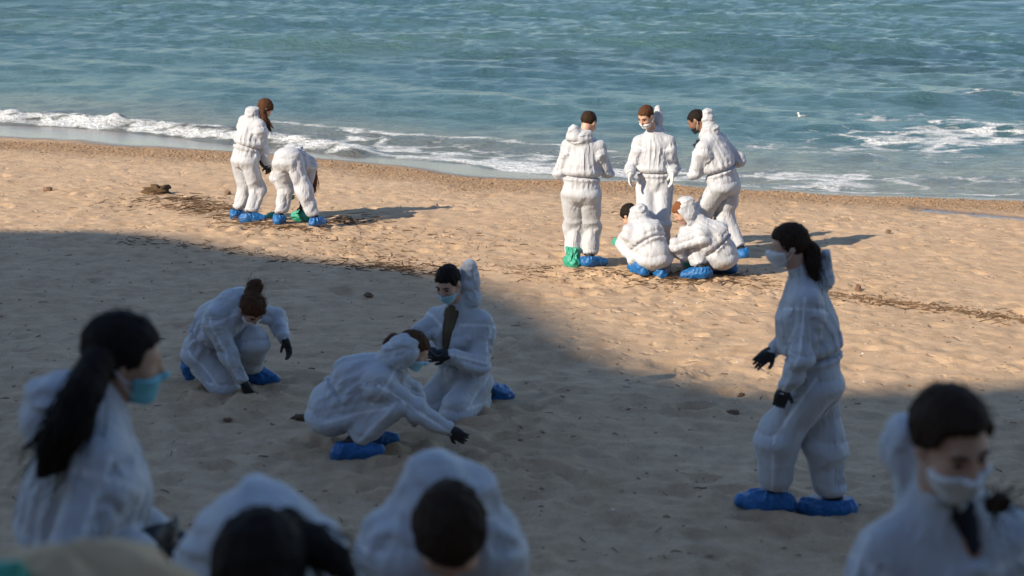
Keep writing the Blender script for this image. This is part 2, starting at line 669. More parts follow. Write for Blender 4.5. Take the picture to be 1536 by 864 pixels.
# heel and toe marks of people who have crossed the sand
MARKS = []
for _ in range(1500):
    yy = 6.5 + 18 * rng.random() ** 1.25
    xx = (rng.random() - 0.5) * 2 * (0.36 * yy + 1.2)
    MARKS.append((xx, yy, rng.uniform(0.07, 0.15), rng.uniform(0.07, 0.12), rng.uniform(0, math.pi), rng.uniform(0.008, 0.026)))
for px, py, s, dp in [(805, 517, 0.17, 0.07), (775, 510, 0.14, 0.05), (1040, 615, 0.13, 0.075), (855, 537, 0.15, 0.045), (750, 535, 0.13, 0.04),
                      (1030, 505, 0.14, 0.03), (1080, 590, 0.2, 0.04), (700, 640, 0.2, 0.04), (520, 440, 0.2, 0.03), (600, 450, 0.22, 0.03), (1010, 545, 0.2, 0.035)]:
    q = on_plane(px, py)
    MARKS.append((q[0], q[1], s, s * 0.8, 0.2, dp))


for cx_, cy_, n_ in [(345, 600, 45), (560, 690, 60), (690, 640, 40), (1200, 780, 30), (390, 345, 50), (960, 425, 80), (700, 720, 50)]:
    q = on_plane(cx_, cy_)
    for _ in range(n_):
        MARKS.append((q[0] + rng.normal() * 0.6, q[1] + rng.normal() * 0.45, rng.uniform(0.08, 0.16), rng.uniform(0.06, 0.10), rng.uniform(0, math.pi), rng.uniform(0.012, 0.035)))


def relief(X, Y):
    z = np.zeros_like(X)
    near = sstep(40, 20, np.abs(X))
    z += 0.030 * noise2(X, Y, 0.55, 3) + 0.014 * noise2(X, Y, 1.3, 4)
    z += 0.014 * noise2(X, Y, 3.1, 5) + 0.013 * noise2(X, Y, 6.7, 6) + 0.008 * noise2(X, Y, 13.0, 8)
    for (mx, my, a, b, th, dp) in MARKS:
        i0, i1 = np.searchsorted(xs, [mx - 0.42, mx + 0.42])
        j0, j1 = np.searchsorted(ys, [my - 0.42, my + 0.42])
        if i1 <= i0 or j1 <= j0:
            continue
        dx, dy = X[j0:j1, i0:i1] - mx, Y[j0:j1, i0:i1] - my
        u = (dx * math.cos(th) + dy * math.sin(th)) / a
        v = (-dx * math.sin(th) + dy * math.cos(th)) / b
        r2 = u * u + v * v
        z[j0:j1, i0:i1] += -dp * np.exp(-r2 * 1.4) + 0.55 * dp * np.exp(-((np.sqrt(r2) - 1.35) / 0.42) ** 2)
    return z * near


def wetness(X, Y):
    yw, yc = y_water(X), y_crest(X)
    n = 0.25 * noise2(X, Y, 0.9, 21) + 0.12 * noise2(X, Y, 2.7, 22)
    u = (Y - yc) / np.maximum(yw - yc, 0.3)
    return sstep(0.05, 0.35, u + n * 0.5)


POOL = np.array([on_plane(x, yy) for x, yy in [(1395, 314), (1460, 320), (1560, 330), (1680, 341)]])


def pool_mask(X, Y):
    best = np.full(X.shape, 9.0)
    for a, b in zip(POOL[:-1], POOL[1:]):
        d = b[:2] - a[:2]
        h = np.clip(((X - a[0]) * d[0] + (Y - a[1]) * d[1]) / (d @ d), 0, 1)
        best = np.minimum(best, np.hypot(X - a[0] - h * d[0], (Y - a[1] - h * d[1]) * 0.8))
    return sstep(0.34, 0.12, best + 0.12 * noise2(X, Y, 2.2, 31))


def beach_z(X, Y):
    w_ = np.maximum(wetness(X, Y), pool_mask(X, Y))
    return terrain_smooth(X, Y) + relief(X, Y) * (1 - 0.92 * w_) - 0.03 * pool_mask(X, Y)


v, f, X, Y, Z = grid_mesh(xs, ys, beach_z)
beach = mesh_obj('beach', v, f, M['sand'])
beach['kind'] = 'structure'
attr(beach, 'wet', np.maximum(wetness(X, Y), 0.9 * pool_mask(X, Y)))
dcr = Y - y_crest(X)
attr(beach, 'gravel', sstep(-2.3, -0.6, dcr + 0.7 * noise2(X, Y, 0.8, 9)) * sstep(1.0, 0.2, dcr))
BZ = Z


def sand_z(x, y):
    """height of the finished sand sheet"""
    i = int(np.clip(np.searchsorted(xs, x) - 1, 0, len(xs) - 2))
    j = int(np.clip(np.searchsorted(ys, y) - 1, 0, len(ys) - 2))
    a = (x - xs[i]) / (xs[i + 1] - xs[i])
    b = (y - ys[j]) / (ys[j + 1] - ys[j])
    return float((BZ[j, i] * (1 - a) + BZ[j, i + 1] * a) * (1 - b) + (BZ[j + 1, i] * (1 - a) + BZ[j + 1, i + 1] * a) * b)


# ------------------------------------------------------------------ the sea
sx = np.array(graded(-17.0, -3500, 0.5, 1.25)[::-1][:-1] + list(np.arange(-17.0, 17.0, 0.10)) + graded(17.0, 3500, 0.5, 1.25))
sy = [16, 19, 21]
y = 22.6
while y < 95:
    sy.append(y)
    y += 0.055 + 0.0042 * max(0, y - 24)
sy += graded(y, 4500, 1.0, 1.3)
sy = np.array(sy, float)
wrng = np.random.default_rng(5)
WAVES = []
for k in range(26):
    lam = 0.55 * 1.17 ** k * wrng.uniform(0.9, 1.1)
    if lam > 14:
        break
    th = rad(-24) + wrng.normal() * 0.42
    WAVES.append((2 * math.pi / lam, th, wrng.uniform(0, 6.28), 0.0135 * lam ** 0.55))


def shore_dist(X, Y):
    return (Y - y_water(X)) * 0.88


CREST1 = np.array([on_level(x, yy, ZSEA + 0.12) for x, yy in [(-60, 163), (0, 170), (100, 175), (200, 181), (340, 196), (430, 208), (520, 222)]])
CREST2 = np.array([on_level(x, yy, ZSEA) for x, yy in [(380, 186), (450, 192), (560, 206), (700, 212), (830, 224), (960, 240)]])
CREST3 = np.array([on_level(x, yy, ZSEA) for x, yy in [(1400, 152), (1470, 150), (1560, 158), (1700, 160)]])


def near_line(X, Y, L, sx_=1.0):
    best = np.full(X.shape, 99.0)
    for a, b in zip(L[:-1], L[1:]):
        d = b[:2] - a[:2]
        h = np.clip(((X - a[0]) * d[0] + (Y - a[1]) * d[1]) / (d @ d), 0, 1)
        best = np.minimum(best, np.hypot(X - a[0] - h * d[0], Y - a[1] - h * d[1]))
    return best


def blob(X, Y, px, py, rx, ry):
    q = on_level(px, py, ZSEA)
    return np.exp(-(((X - q[0]) / rx) ** 2 + ((Y - q[1]) / ry) ** 2))


def sea_z(X, Y):
    sd = shore_dist(X, Y)
    amp = sstep(-0.2, 7.0, sd) * (0.45 + 0.55 * sstep(5, 25, sd))
    dwx = 0.5 * noise2(X, Y, 0.22, 40)
    z = np.zeros_like(X)
    for k, th, ph, a in WAVES:
        s = np.sin(k * (X * math.sin(-th) + (Y + dwx) * math.cos(th)) + ph + 1.2 * noise2(X, Y, 0.10 * k ** 0.5, 50))
        z += a * (s + 0.25 * s * s)
    fade = sstep(160, 70, Y)
    z = z * amp * fade
    z += 0.20 * np.exp(-((near_line(X, Y, CREST1) - 0.0) / 0.50) ** 2) * sstep(1.0, -4.0, X) * (0.75 + 0.4 * noise2(X, Y, 0.9, 61) + 0.30 * noise2(X, Y, 3.1, 66) + 0.22 * noise2(X, Y, 6.5, 67))
    z += 0.10 * np.exp(-(near_line(X, Y, CREST2) / 0.6) ** 2)
    z += 0.09 * np.exp(-(near_line(X, Y, CREST3) / 0.7) ** 2)
    z += 0.02 * sstep(1.2, 0.0, np.abs(sd)) * (1 + noise2(X, Y, 2.0, 62))
    z += 0.035 * sstep(9, 1, sd) * (noise2(X, Y, 1.1, 63) + 0.5 * noise2(X, Y, 2.6, 64))
    return ZSEA + z


v, f, X, Y, Z = grid_mesh(sx, sy, sea_z)
sea = mesh_obj('sea', v, f, M['sea'])
sea['kind'] = 'structure'
sd = shore_dist(X, Y)
nz = noise2(X, Y, 0.55, 71)
nz2 = noise2(X, Y, 1.7, 72)
edge = np.exp(-((sd - 0.10 - 0.10 * nz) / (0.16 + 0.16 * sstep(4, -3, X) + 0.08 * nz2)) ** 2) * (0.72 + 0.25 * nz - 0.2 * sstep(3.5, 7, X))
left = sstep(2.0, -3.0, X)
band = sstep(0.75, 0.2, near_line(X, Y, CREST1) - 0.25 * nz) * (0.62 + 0.25 * nz2) * sstep(-1.2, -3.2, X)
front = ((sd > -0.1) & (sd < 1.6)) * sstep(-2.2, -4.0, X) * sstep(1.9, 0.9, sd) * (0.62 + 0.3 * nz2)
band2 = np.exp(-(near_line(X, Y, CREST2) / 0.34) ** 2) * (0.62 + 0.4 * nz)
wash = sstep(3.8, 0.4, sd) * sstep(0.0, 0.3, sd) * (0.34 + 0.25 * nz + 0.15 * nz2) * sstep(12, 5, X)
wash += sstep(7.0, 1.0, sd) * sstep(0.0, 0.3, sd) * (0.26 + 0.25 * nz + 0.2 * nz2) * sstep(-6, -1, X) * 0.6
right = (0.42 * blob(X, Y, 1390, 185, 2.2, 2.8) + 0.34 * blob(X, Y, 1230, 205, 2.0, 2.2) + 0.36 * blob(X, Y, 1500, 205, 2.6, 2.4)
         + 0.30 * blob(X, Y, 1330, 232, 2.6, 1.2) + 0.28 * blob(X, Y, 1180, 222, 2.2, 1.0) + 0.24 * blob(X, Y, 1480, 245, 2.6, 0.9)
         + 0.26 * blob(X, Y, 1240, 277, 1.6, 0.5)) * (0.78 + 0.5 * nz + 0.4 * nz2)
band3 = np.exp(-(near_line(X, Y, CREST3) / 0.4) ** 2) * (0.42 + 0.4 * nz2)
foam = np.maximum.reduce([edge, band, front, band2, wash, right, band3])
attr(sea, 'foam', np.clip(foam, 0, 1))
attr(sea, 'shallow', np.clip(sstep(6.5, 0.0, sd + 1.6 * nz) * 0.85, 0, 1))
attr(sea, 'dark', np.clip(0.4 * blob(X, Y, 1530, 115, 5.5, 7.0) * (0.7 + nz) + 0.2 * blob(X, Y, 1330, 95, 6.0, 6.0) * (0.5 + nz) + 0.3 * blob(X, Y, 800, 92, 4.0, 3.0), 0, 1))

# ------------------------------------------------------------------ unseen cliffs added beside and behind the beach to throw the big shade
EDGE = [(-420, 340), (-160, 342), (0, 345), (200, 349), (300, 362), (400, 381), (560, 397), (660, 408), (745, 430), (800, 452), (850, 482),
        (900, 518), (960, 545), (1040, 563), (1120, 582), (1230, 605), (1380, 640), (1500, 676), (1545, 684), (1575, 640), (1640, 600), (1740, 575), (1900, 560), (2200, 550)]
CLX = -33.0
prof = []
for px, py in EDGE:
    q = on_plane(px, py)
    t = (CLX - q[0]) / TOSUN[0]
    prof.append((q[1] + t * TOSUN[1], q[2] + t * TOSUN[2]))
prof.sort()
prof = [p for k, p in enumerate(prof) if k == 0 or p[0] - prof[k - 1][0] > 0.02]
pY, pZ = np.array([p[0] for p in prof]), np.array([p[1] for p in prof])
m, n, b = new_mat('sandstone')
oc = obj_coord(n)
t1 = tex_noise(n, 0.5, 6, 0.65, mapping(n, oc, (0.6, 0.6, 2.0)))
t2 = tex_noise(n, 4.0, 6, 0.7, oc)
n.links.new(mixrgb(n, t1.outputs[0], (0.13, 0.10, 0.075), (0.24, 0.19, 0.14)), b.inputs['Base Color'])
b.inputs['Roughness'].default_value = 0.95
bump(n, b, t2.outputs[0], 0.9, 0.08)
M['stone'] = m
# side ridge out of view, its crest shaped to give the wanted shade edge
yy = np.concatenate([np.linspace(pY[-1] + 3.0, pY[-1], 4)[:-1], np.linspace(pY[-1], pY[0], 90), np.linspace(pY[0], -30, 20)[1:]])
top = np.interp(yy, pY, pZ)
top = np.where(yy > pY[-1], base_plane(CLX, yy) - 0.5, top)
top = np.where(yy < pY[0], pZ[0] + (pY[0] - yy) * 0.12, top)
sec = [(-26, 0.82), (-8, 0.93), (0.0, 1.0), (0.9, 0.86), (1.3, 0.55), (2.0, 0.28), (3.0, 0.0)]
V = []
for k, (y_, tz) in enumerate(zip(yy, top)):
    g = -2.6
    for s, (ox, hh) in enumerate(sec):
        jit = 0.0 if s == 2 else 0.35 * math.sin(k * 0.7 + s * 2.1) * (1 if s > 2 else 0)
        V.append((CLX + ox + jit, y_, g + (tz - g) * hh))
nsec = len(sec)
F = []
for k in range(len(yy) - 1):
    for s in range(nsec - 1):
        a = k * nsec + s
        F.append((a, a + 1, a + nsec + 1, a + nsec))
cl = mesh_obj('shade_cliff', V, F, M['stone'], smooth=False)
cl['kind'] = 'structure'
# unseen rock wall added behind the photographer to darken the foreground
V, F = [], []
bx_ = np.linspace(-32.0, 60, 80)
secb = [(3.2, 0.0), (3.6, 0.35), (4.2, 0.7), (4.9, 1.0), (26.0, 1.15)]
for k, x_ in enumerate(bx_):
    H_ = 10.0 + 1.2 * math.sin(x_ * 0.25) + 0.5 * math.sin(x_ * 0.9 + 1)
    g = -0.5
    for s, (oy, hh) in enumerate(secb):
        V.append((x_, -oy + 0.4 * math.sin(k * 0.9 + s * 1.7), g + H_ * hh))
for k in range(len(bx_) - 1):
    for s in range(len(secb) - 1):
        a = k * len(secb) + s
        F.append((a, a + 1, a + len(secb) + 1, a + len(secb)))
cl2 = mesh_obj('shade_cliff', V, F, M['stone'], smooth=False)
cl2['kind'] = 'structure'

# ------------------------------------------------------------------ people
def facing(yaw, pitch=0.0):
    a, b = rad(yaw), rad(pitch)
    return v3(math.sin(a) * math.cos(b), math.cos(a) * math.cos(b), -math.sin(b))


def ik(a, c, l1, l2, pole):
    d = c - a
    L = np.linalg.norm(d)
    ax = unit(d)
    if L > (l1 + l2) * 0.999:
        return a + d * l1 / (l1 + l2)
    L = max(L, abs(l1 - l2) * 1.02 + 0.02)
    x = (l1 * l1 - l2 * l2 + L * L) / (2 * L)
    h = math.sqrt(max(l1 * l1 - x * x, 0))
    pv = pole - a
    pv = pv - ax * (pv @ ax)
    return a + ax * x + unit(pv) * h


def perp(ax):
    u = np.cross(ax, v3(0.13, 0.21, 0.97))
    if np.linalg.norm(u) < 0.2:
        u = np.cross(ax, v3(1, 0, 0))
    u = unit(u)
    return u, np.cross(ax, u)


def crumple(p, seed, lam, n=4, axis=None):
    """creases of stiff nonwoven cloth: folded planes that meet in sharp ridges"""
    rg = np.random.default_rng(seed)
    wv = 0.35 * lam * np.stack([perlin(p / (lam * 1.3), seed), perlin(p / (lam * 1.3) + 7.3, seed + 1), perlin(p / (lam * 1.3) - 5.1, seed + 2)], 1)
    q = p + wv
    r = 0
    for _ in range(n):
        d = unit(rg.normal(0, 1, 3))
        if axis is not None:
            d = d - axis * (d @ axis) * 0.78
            d = d / max(np.linalg.norm(d), 0.35)
        x = (q @ d) / (lam * rg.uniform(0.7, 1.5)) + rg.random()
        r = r + np.abs((x % 1.0) * 2 - 1) - 0.5
    return r / n


def drape(v, q, base_n, grow, lo_, hi_, iters=110, seed=0, sag=0.0006, kb=0.12):
    """let slack cloth buckle into folds: edges want to be longer than the form under them"""
    n = len(v)
    e = np.concatenate([q[:, [0, 1]], q[:, [1, 2]], q[:, [2, 3]], q[:, [3, 0]]])
    e.sort(axis=1)
    e = np.unique(e[:, 0] * n + e[:, 1])
    e = np.stack([e // n, e % n], 1)
    dg = np.concatenate([q[:, [0, 2]], q[:, [1, 3]]])
    E_ = np.concatenate([e, dg])
    i, j = E_[:, 0], E_[:, 1]
    d0 = v[j] - v[i]
    L = np.linalg.norm(d0, axis=1) + 1e-9
    rest = L * grow((v[i] + v[j]) / 2, d0 / L[:, None])
    ii = np.concatenate([i, j])
    cnt = np.maximum(np.bincount(ii, minlength=n), 1)[:, None]
    ei = np.concatenate([e[:, 0], e[:, 1]])
    ej = np.concatenate([e[:, 1], e[:, 0]])
    ec = np.maximum(np.bincount(ei, minlength=n), 1)[:, None]
    x = v + base_n * (0.006 * perlin(v * 17, seed)[:, None] + 0.003 * perlin(v * 43, seed + 1)[:, None])
    prev = x.copy()
    for it in range(iters):
        vel = (x - prev) * 0.85
        prev = x.copy()
        x = x + vel
        x[:, 2] -= sag
        for _ in range(2):
            d = x[j] - x[i]
            l = np.sqrt((d * d).sum(1)) + 1e-9
            c = d * (0.5 * (l - rest) / l)[:, None]
            cc = np.concatenate([c, -c])
            x = x + 1.5 * np.stack([np.bincount(ii, cc[:, k], n) for k in range(3)], 1) / cnt
        lap = np.stack([np.bincount(ei, x[ej, k], n) for k in range(3)], 1) / ec - x
        x = x + kb * lap
        o = x - v
        on = (o * base_n).sum(1)
        t_ = o - on[:, None] * base_n
        tl = np.sqrt((t_ * t_).sum(1)) + 1e-9
        t_ = t_ * np.minimum(1, 0.03 / tl)[:, None]
        x = v + base_n * np.clip(on, lo_, hi_)[:, None] + t_
    return x


def vnormals(v, q):
    a = np.cross(v[q[:, 2]] - v[q[:, 0]], v[q[:, 3]] - v[q[:, 1]])
    n = np.stack([np.bincount(q.ravel(), np.repeat(a[:, k], 4), len(v)) for k in range(3)], 1)
    return n / (np.linalg.norm(n, axis=1)[:, None] + 1e-12)


def ribbon_strands(verts, faces, pts, rad0, n, width, rg, curl=0.0, out=1.0):
    """flat strands that follow a chain of points"""
    pts = np.asarray(pts, float)
    rr = np.asarray(rad0, float)
    T = np.linspace(0, len(pts) - 1, 12)
    cx = np.stack([np.interp(T, np.arange(len(pts)), pts[:, k]) for k in range(3)], 1)
    cr = np.interp(T, np.arange(len(pts)), rr)
    tang = unit(pts[-1] - pts[0])
    u, v = perp(tang)
    for _ in range(n):
        a = rg.uniform(0, 2 * math.pi)
        q = rg.uniform(0.75, 1.08) * out
        k0 = rg.integers(0, 4)
        k1 = rg.integers(8, 12) + 1
        ph, am = rg.uniform(0, 6.28), curl * rg.uniform(0.4, 1.3)
        dr = rg.normal(0, 0.004, 3)
        path = []
        for k in range(k0, k1):
            aa = a + 0.25 * math.sin(k * 0.9 + ph)
            off = (u * math.cos(aa) + v * math.sin(aa)) * (cr[k] * q + am * math.sin(k * 1.3 + ph))
            path.append(cx[k] + off + dr * (k - k0))
        w_ = unit(np.cross(tang, u * math.cos(a) + v * math.sin(a))) * width * rg.uniform(0.6, 1.3)
        i0 = len(verts)
        for j, q_ in enumerate(path):
            ww = w_ * (1.0 if j < len(path) - 2 else 0.45)
            verts.append(q_ - ww)
            verts.append(q_ + ww)
        for j in range(len(path) - 1):
            faces.append((i0 + 2 * j, i0 + 2 * j + 1, i0 + 2 * j + 3, i0 + 2 * j + 2))


def build_person(spec, idx):
    H = spec.get('H', 1.68)
    s = H / 1.70
    seed = idx * 17 + 3
    rg = np.random.default_rng(seed)
    vox = spec.get('vox', 0.0095)
    yaw = spec['yaw']
    fwd = facing(yaw)
    rgt = v3(fwd[1], -fwd[0], 0)
    # ---- depth of the figure from the ground it stands on
    feet = spec.get('feet')
    if 'Y0' in spec:
        Y0 = spec['Y0']
    elif 'root' in spec:
        Y0 = ground_hit(*spec['root'])[1]
    else:
        Y0 = np.mean([ground_hit(*q[:2])[1] for q in feet])

    def J(q):
        return atY(q[0], q[1], Y0 + (q[2] if len(q) > 2 else 0.0))
    P = J(spec['pelvis'])
    Nk = J(spec['neck'])
    Hd = J(spec['head'])
    if spec.get('fit', True):
        # keep the trunk and the neck at human length
        Lt = 0.53 * s
        d = Nk - P
        if np.linalg.norm(d) > Lt * 1.12:
            P = Nk - unit(d) * Lt * 1.12
    dh = Hd - Nk
    Hd = Nk + unit(dh) * min(max(np.linalg.norm(dh), 0.16 * s), 0.235 * s)
    spine = unit(Nk - P)
    lat = unit(rgt - spine * (rgt @ spine) * 0.9)
    srol = spec.get('sroll', 0.0)
    slat = unit(facing(yaw + spec.get('stwist', 0.0))[[1, 0, 2]] * v3(1, -1, 1) + v3(0, 0, srol))
    slat = unit(slat - spine * (slat @ spine) * 0.8)
    front = unit(np.cross(spine, lat))
    hips = [P - lat * 0.085 * s, P + lat * 0.085 * s]           # left, right
    sh0 = Nk - spine * 0.055 * s
    sw = spec.get('shw', 0.160) * s
    drop = spec.get('shdrop', 0.045)
    shd = [sh0 - slat * sw - spine * drop, sh0 + slat * sw - spine * drop]
    lth, lsh = 0.42 * s, 0.41 * s
    lua, lfa = 0.29 * s, 0.255 * s
    ankles, toes, knees = [], [], []
    for k in range(2):
        if feet is None:
            hp = hips[k]
            x_, y_ = hp[0] + fwd[0] * 0.03 + (0.03 if k else -0.03) * rgt[0], hp[1] + fwd[1] * 0.03
            g = sand_z(x_, y_)
            an = v3(x_, y_, g + 0.09)
            tdir = facing(yaw + (12 if k else -12))
            toes.append((v3(x_ - tdir[0] * 0.06, y_ - tdir[1] * 0.06, g), v3(x_ + tdir[0] * 0.19, y_ + tdir[1] * 0.19, 0), g))
        elif len(feet[k]) == 3:
            q = ground_hit(*feet[k][:2])
            g = sand_z(q[0], q[1])
            an = v3(q[0], q[1], g + 0.095)
            tdir = facing(feet[k][2])
            h_, t_ = q - tdir * 0.07, q + tdir * 0.19 * s
            toes.append((v3(h_[0], h_[1], sand_z(h_[0], h_[1])), v3(t_[0], t_[1], sand_z(t_[0], t_[1])), g))
        else:                                                  # ankle and toe given in full: ('free', ankle, toe)
            an = J(feet[k][1])
            tp = J(feet[k][2])
            an[2] = max(an[2], sand_z(an[0], an[1]) + 0.06)
            tp[2] = max(tp[2], sand_z(tp[0], tp[1]) + 0.03)
            toes.append(('free', tp, sand_z(tp[0], tp[1])))
        ankles.append(an)
        kp = spec.get('knees', [None, None])[k]
        if kp is not None and len(kp) == 4:
            kn = J(kp)
            kn[2] = max(kn[2], sand_z(kn[0], kn[1]) + 0.075)
        else:
            pole = J(kp) if kp is not None else (hips[k] + an) / 2 + fwd * 0.5
            kn = ik(hips[k], an, lth, lsh, pole)
        knees.append(kn)
    wr, el = [], []
    for k in range(2):
        a = spec['arms'][k]
        wt = J(a[0])
        d = wt - shd[k]
        if np.linalg.norm(d) > (lua + lfa) * 1.06:
            wt = shd[k] + unit(d) * (lua + lfa) * 1.06
        wr.append(wt)
        el.append(ik(shd[k], wt, lua, lfa, J(a[1])))
    hy, hp_ = spec['look'][:2]
    hf = facing(hy, hp_)
    hu0 = v3(0, 0, 1) if abs(hf[2]) < 0.95 else spine
    hr = unit(np.cross(hf, hu0))
    hu = np.cross(hr, hf)
    ro = rad(spec['look'][2]) if len(spec['look']) > 2 else 0.0
    hr, hu = hr * math.cos(ro) + hu * math.sin(ro), hu * math.cos(ro) - hr * math.sin(ro)
    HM = np.stack([hr, hf, hu], 1)
    hs = s ** 0.5 * spec.get('headscale', 1.0)

    def toh(p):
        return ((p - Hd) @ HM) / hs

    def fromh(q):
        return Hd + HM @ (np.asarray(q, float) * hs)
    print('%2d Y0 %.2f trunk %.2f (%.2f) leg %.2f %.2f (%.2f) headtop %.2f ground %.2f' % (
        idx, Y0, np.linalg.norm(Nk - P), 0.53 * s, np.linalg.norm(hips[0] - ankles[0]), np.linalg.norm(hips[1] - ankles[1]), lth + lsh,
        fromh((0, 0, .115))[2], sand_z(P[0], P[1])))

    # ---- head
    def d_head(p, ears=True):
        q = toh(p)
        d = d_ell(q, v3(0, -0.012, 0.030), (0.075, 0.096, 0.086))
        d = smin(d, d_ell(q, v3(0, 0.030, -0.040), (0.058, 0.062, 0.076)), 0.045)
        d = smin(d, d_cone(q, v3(-0.012, 0.070, -0.094), v3(0.012, 0.070, -0.094), 0.020, 0.020)[0], 0.03)
        d = smin(d, d_cone(q, v3(-0.034, 0.076, 0.024), v3(0.034, 0.076, 0.024), 0.012, 0.012)[0], 0.02)
        for e in (-1, 1):
            d = smax(d, -(np.sqrt(((q - v3(e * 0.031, 0.100, 0.004)) ** 2).sum(1)) - 0.016), 0.014)
            d = smin(d, d_ell(q, v3(e * 0.040, 0.066, -0.030), (0.022, 0.020, 0.020)), 0.03)
            if ears:
                d = smin(d, d_ell(q, v3(e * 0.078, -0.008, -0.006), (0.010, 0.020, 0.032)), 0.01)
        d = smin(d, d_cone(q, v3(0, 0.090, 0.014), v3(0, 0.110, -0.026), 0.008, 0.013)[0], 0.014)
        d = smin(d, d_cone(q, v3(-0.018, 0.086, -0.058), v3(0.018, 0.086, -0.058), 0.009, 0.009)[0], 0.01)
        return d * hs
    root_xy = (ankles[0] + ankles[1]) / 2
    root = thing('person', spec['label'], 'person', (root_xy[0], root_xy[1], sand_z(root_xy[0], root_xy[1])))
    RL = np.array(root.location)

    def put(name, vf, mat, parent=root, label=None):
        o = mesh_obj(name, vf[0] - RL, vf[1], mat, parent)
        if label:
            o['label'] = label
        return o
    allj = np.array([P, Nk, Hd] + hips + shd + knees + ankles + el + wr)
    lo, hi = allj.min(0) - 0.26, allj.max(0) + 0.26
    zmin = min(sand_z(a[0], a[1]) for a in ankles)

    # ---- body: one continuous figure under the clothes
    neck_a = fromh((0, -0.022, -0.075))

    def f_body(p):
        d = d_head(p)
        d = smin(d, d_cone(p, neck_a, Nk - spine * 0.03, 0.052, 0.062)[0], 0.04)
        t = d_cone(p, P, Nk - spine * 0.12, 0.10, 0.11)[0]
        for k in range(2):
            e = -1 if k == 0 else 1
            t = smin(t, d_cone(p, hips[k], sh0 - spine * 0.1 + slat * e * 0.06, 0.085, 0.075)[0], 0.06)
            t = smin(t, d_cone(p, sh0, shd[k], 0.05, 0.048)[0], 0.05)
            t = smin(t, d_cone(p, shd[k], el[k], 0.044, 0.036)[0], 0.03)
            t = smin(t, d_cone(p, el[k], wr[k], 0.036, 0.024)[0], 0.02)
            t = smin(t, d_cone(p, hips[k], knees[k], 0.075, 0.052)[0], 0.04)
            t = smin(t, d_cone(p, knees[k], ankles[k], 0.050, 0.036)[0], 0.02)
        return smin(d, t, 0.03)
    put('body', sdf_mesh(f_body, lo, hi, max(vox, 0.014) if spec.get('face', 0) == 0 else 0.0085, 0.02), M[spec.get('skin', 'skin_light')])

    # ---- coverall
    bag = spec.get('bag', 1.0)
    lb = spec.get('legbag', bag)
    waist = P + spine * 0.135 * s
    hunch = Nk * 0.5 + P * 0.5 - front * spec.get('hunch', 0.02)
    chest = Nk - spine * 0.17 * s + front * 0.01
    hoods = []
    for hq in spec.get('hood', []):
        hoods.append((J(hq[:3]), hq[3]))
    collar = Nk + unit(Hd - Nk) * 0.055
    butt = P - front * 0.03
    hood_on = spec.get('hood_on', 0)

    def f_suit(p, raw=False):
        # trunk
        t, h = d_cone(p, P, chest, 0.130 * s * bag, 0.135 * s * bag)
        for k in range(2):
            e = -1 if k == 0 else 1
            t = smin(t, d_cone(p, P + lat * e * 0.065, chest + slat * e * 0.075, 0.116 * s * bag, 0.108 * s * bag)[0], 0.06)
        t = smin(t, d_cone(p, P, hunch, 0.12, 0.132 * s * bag)[0], 0.08)
        t = smin(t, d_cone(p, hunch, sh0 - front * 0.02, 0.128 * s * bag, 0.09)[0], 0.08)
        q = (p - waist) @ spine
        tw = 0.030 * np.exp(-(q / 0.020) ** 2) - 0.010 * np.exp(-((q - 0.075) / 0.05) ** 2)
        lx = (p - waist) @ lat
        fx = (p - waist) @ front
        ang = np.arctan2(lx, fx)
        near = np.exp(-(q / 0.11) ** 2)
        tw = tw - 0.004 * near * np.sin(ang * 17 + 3 * perlin(p * 6, seed)) * (np.abs(q) > 0.004)
        st = np.stack([lx * 11, fx * 11, q * 3.2], 1)
        tw = tw - 0.010 * (0.4 - np.abs(perlin(st, seed + 1))) - 0.005 * (np.abs(((ang * 2.6 + 0.9 * perlin(p * 3.5, seed + 5)) % 1.0) * 2 - 1) - 0.5) * sstep(0.0, 0.05, q)
        t = t + tw
        # shoulders and sleeves
        for k in range(2):
            sd_, h = d_cone(p, sh0 - front * 0.015 + spine * 0.01, shd[k], 0.082 * s, 0.072 * s * bag)
            t = smin(t, sd_, 0.08)
            a, h = d_cone(p, shd[k], el[k], 0.072 * s * bag, 0.063 * s * bag)
            c, h2 = d_cone(p, el[k], wr[k], 0.064 * s * bag, 0.047 * s)
            cuff = (p - wr[k]) @ unit(wr[k] - el[k])
            c = np.where(cuff > -0.2, c + 0.014 * np.exp(-((cuff + 0.004) / 0.016) ** 2), c)
            c = np.maximum(c, cuff - 0.010)
            arm = smin(a, c, 0.035)
            t = smin(t, arm, 0.055)
        # seat and trouser legs
        t = smin(t, np.sqrt(((p - butt) ** 2).sum(1)) - 0.135 * s * bag, 0.07) if spec.get('squat') else t
        for k in range(2):
            a, h = d_cone(p, hips[k], knees[k], 0.112 * s * lb, 0.092 * s * lb)
            an = ankles[k] + unit(knees[k] - ankles[k]) * spec.get('hem', 0.075)
            c, h2 = d_cone(p, knees[k], an, 0.092 * s * lb, 0.078 * s * lb ** 0.5)
            cuff = (p - an) @ unit(an - knees[k])
            c = np.where(cuff > -0.2, c + 0.020 * np.exp(-((cuff - 0.012) / 0.022) ** 2), c)
            c = np.maximum(c, cuff - 0.022)
            t = smin(t, smin(a, c, 0.07), 0.040)
        # collar and hood
        t = smin(t, d_cone(p, Nk - spine * 0.04 - front * 0.01, collar - front * 0.012, 0.085, 0.072)[0], 0.05)
        for c, r in hoods:
            hd_ = d_ell(p, c, r) if not np.isscalar(r) else np.sqrt(((p - c) ** 2).sum(1)) - r
            hd_ = hd_ - 0.018 * (0.45 - np.abs(perlin(p * 13.0, seed + 31)))
            t = smin(t, hd_, 0.05)
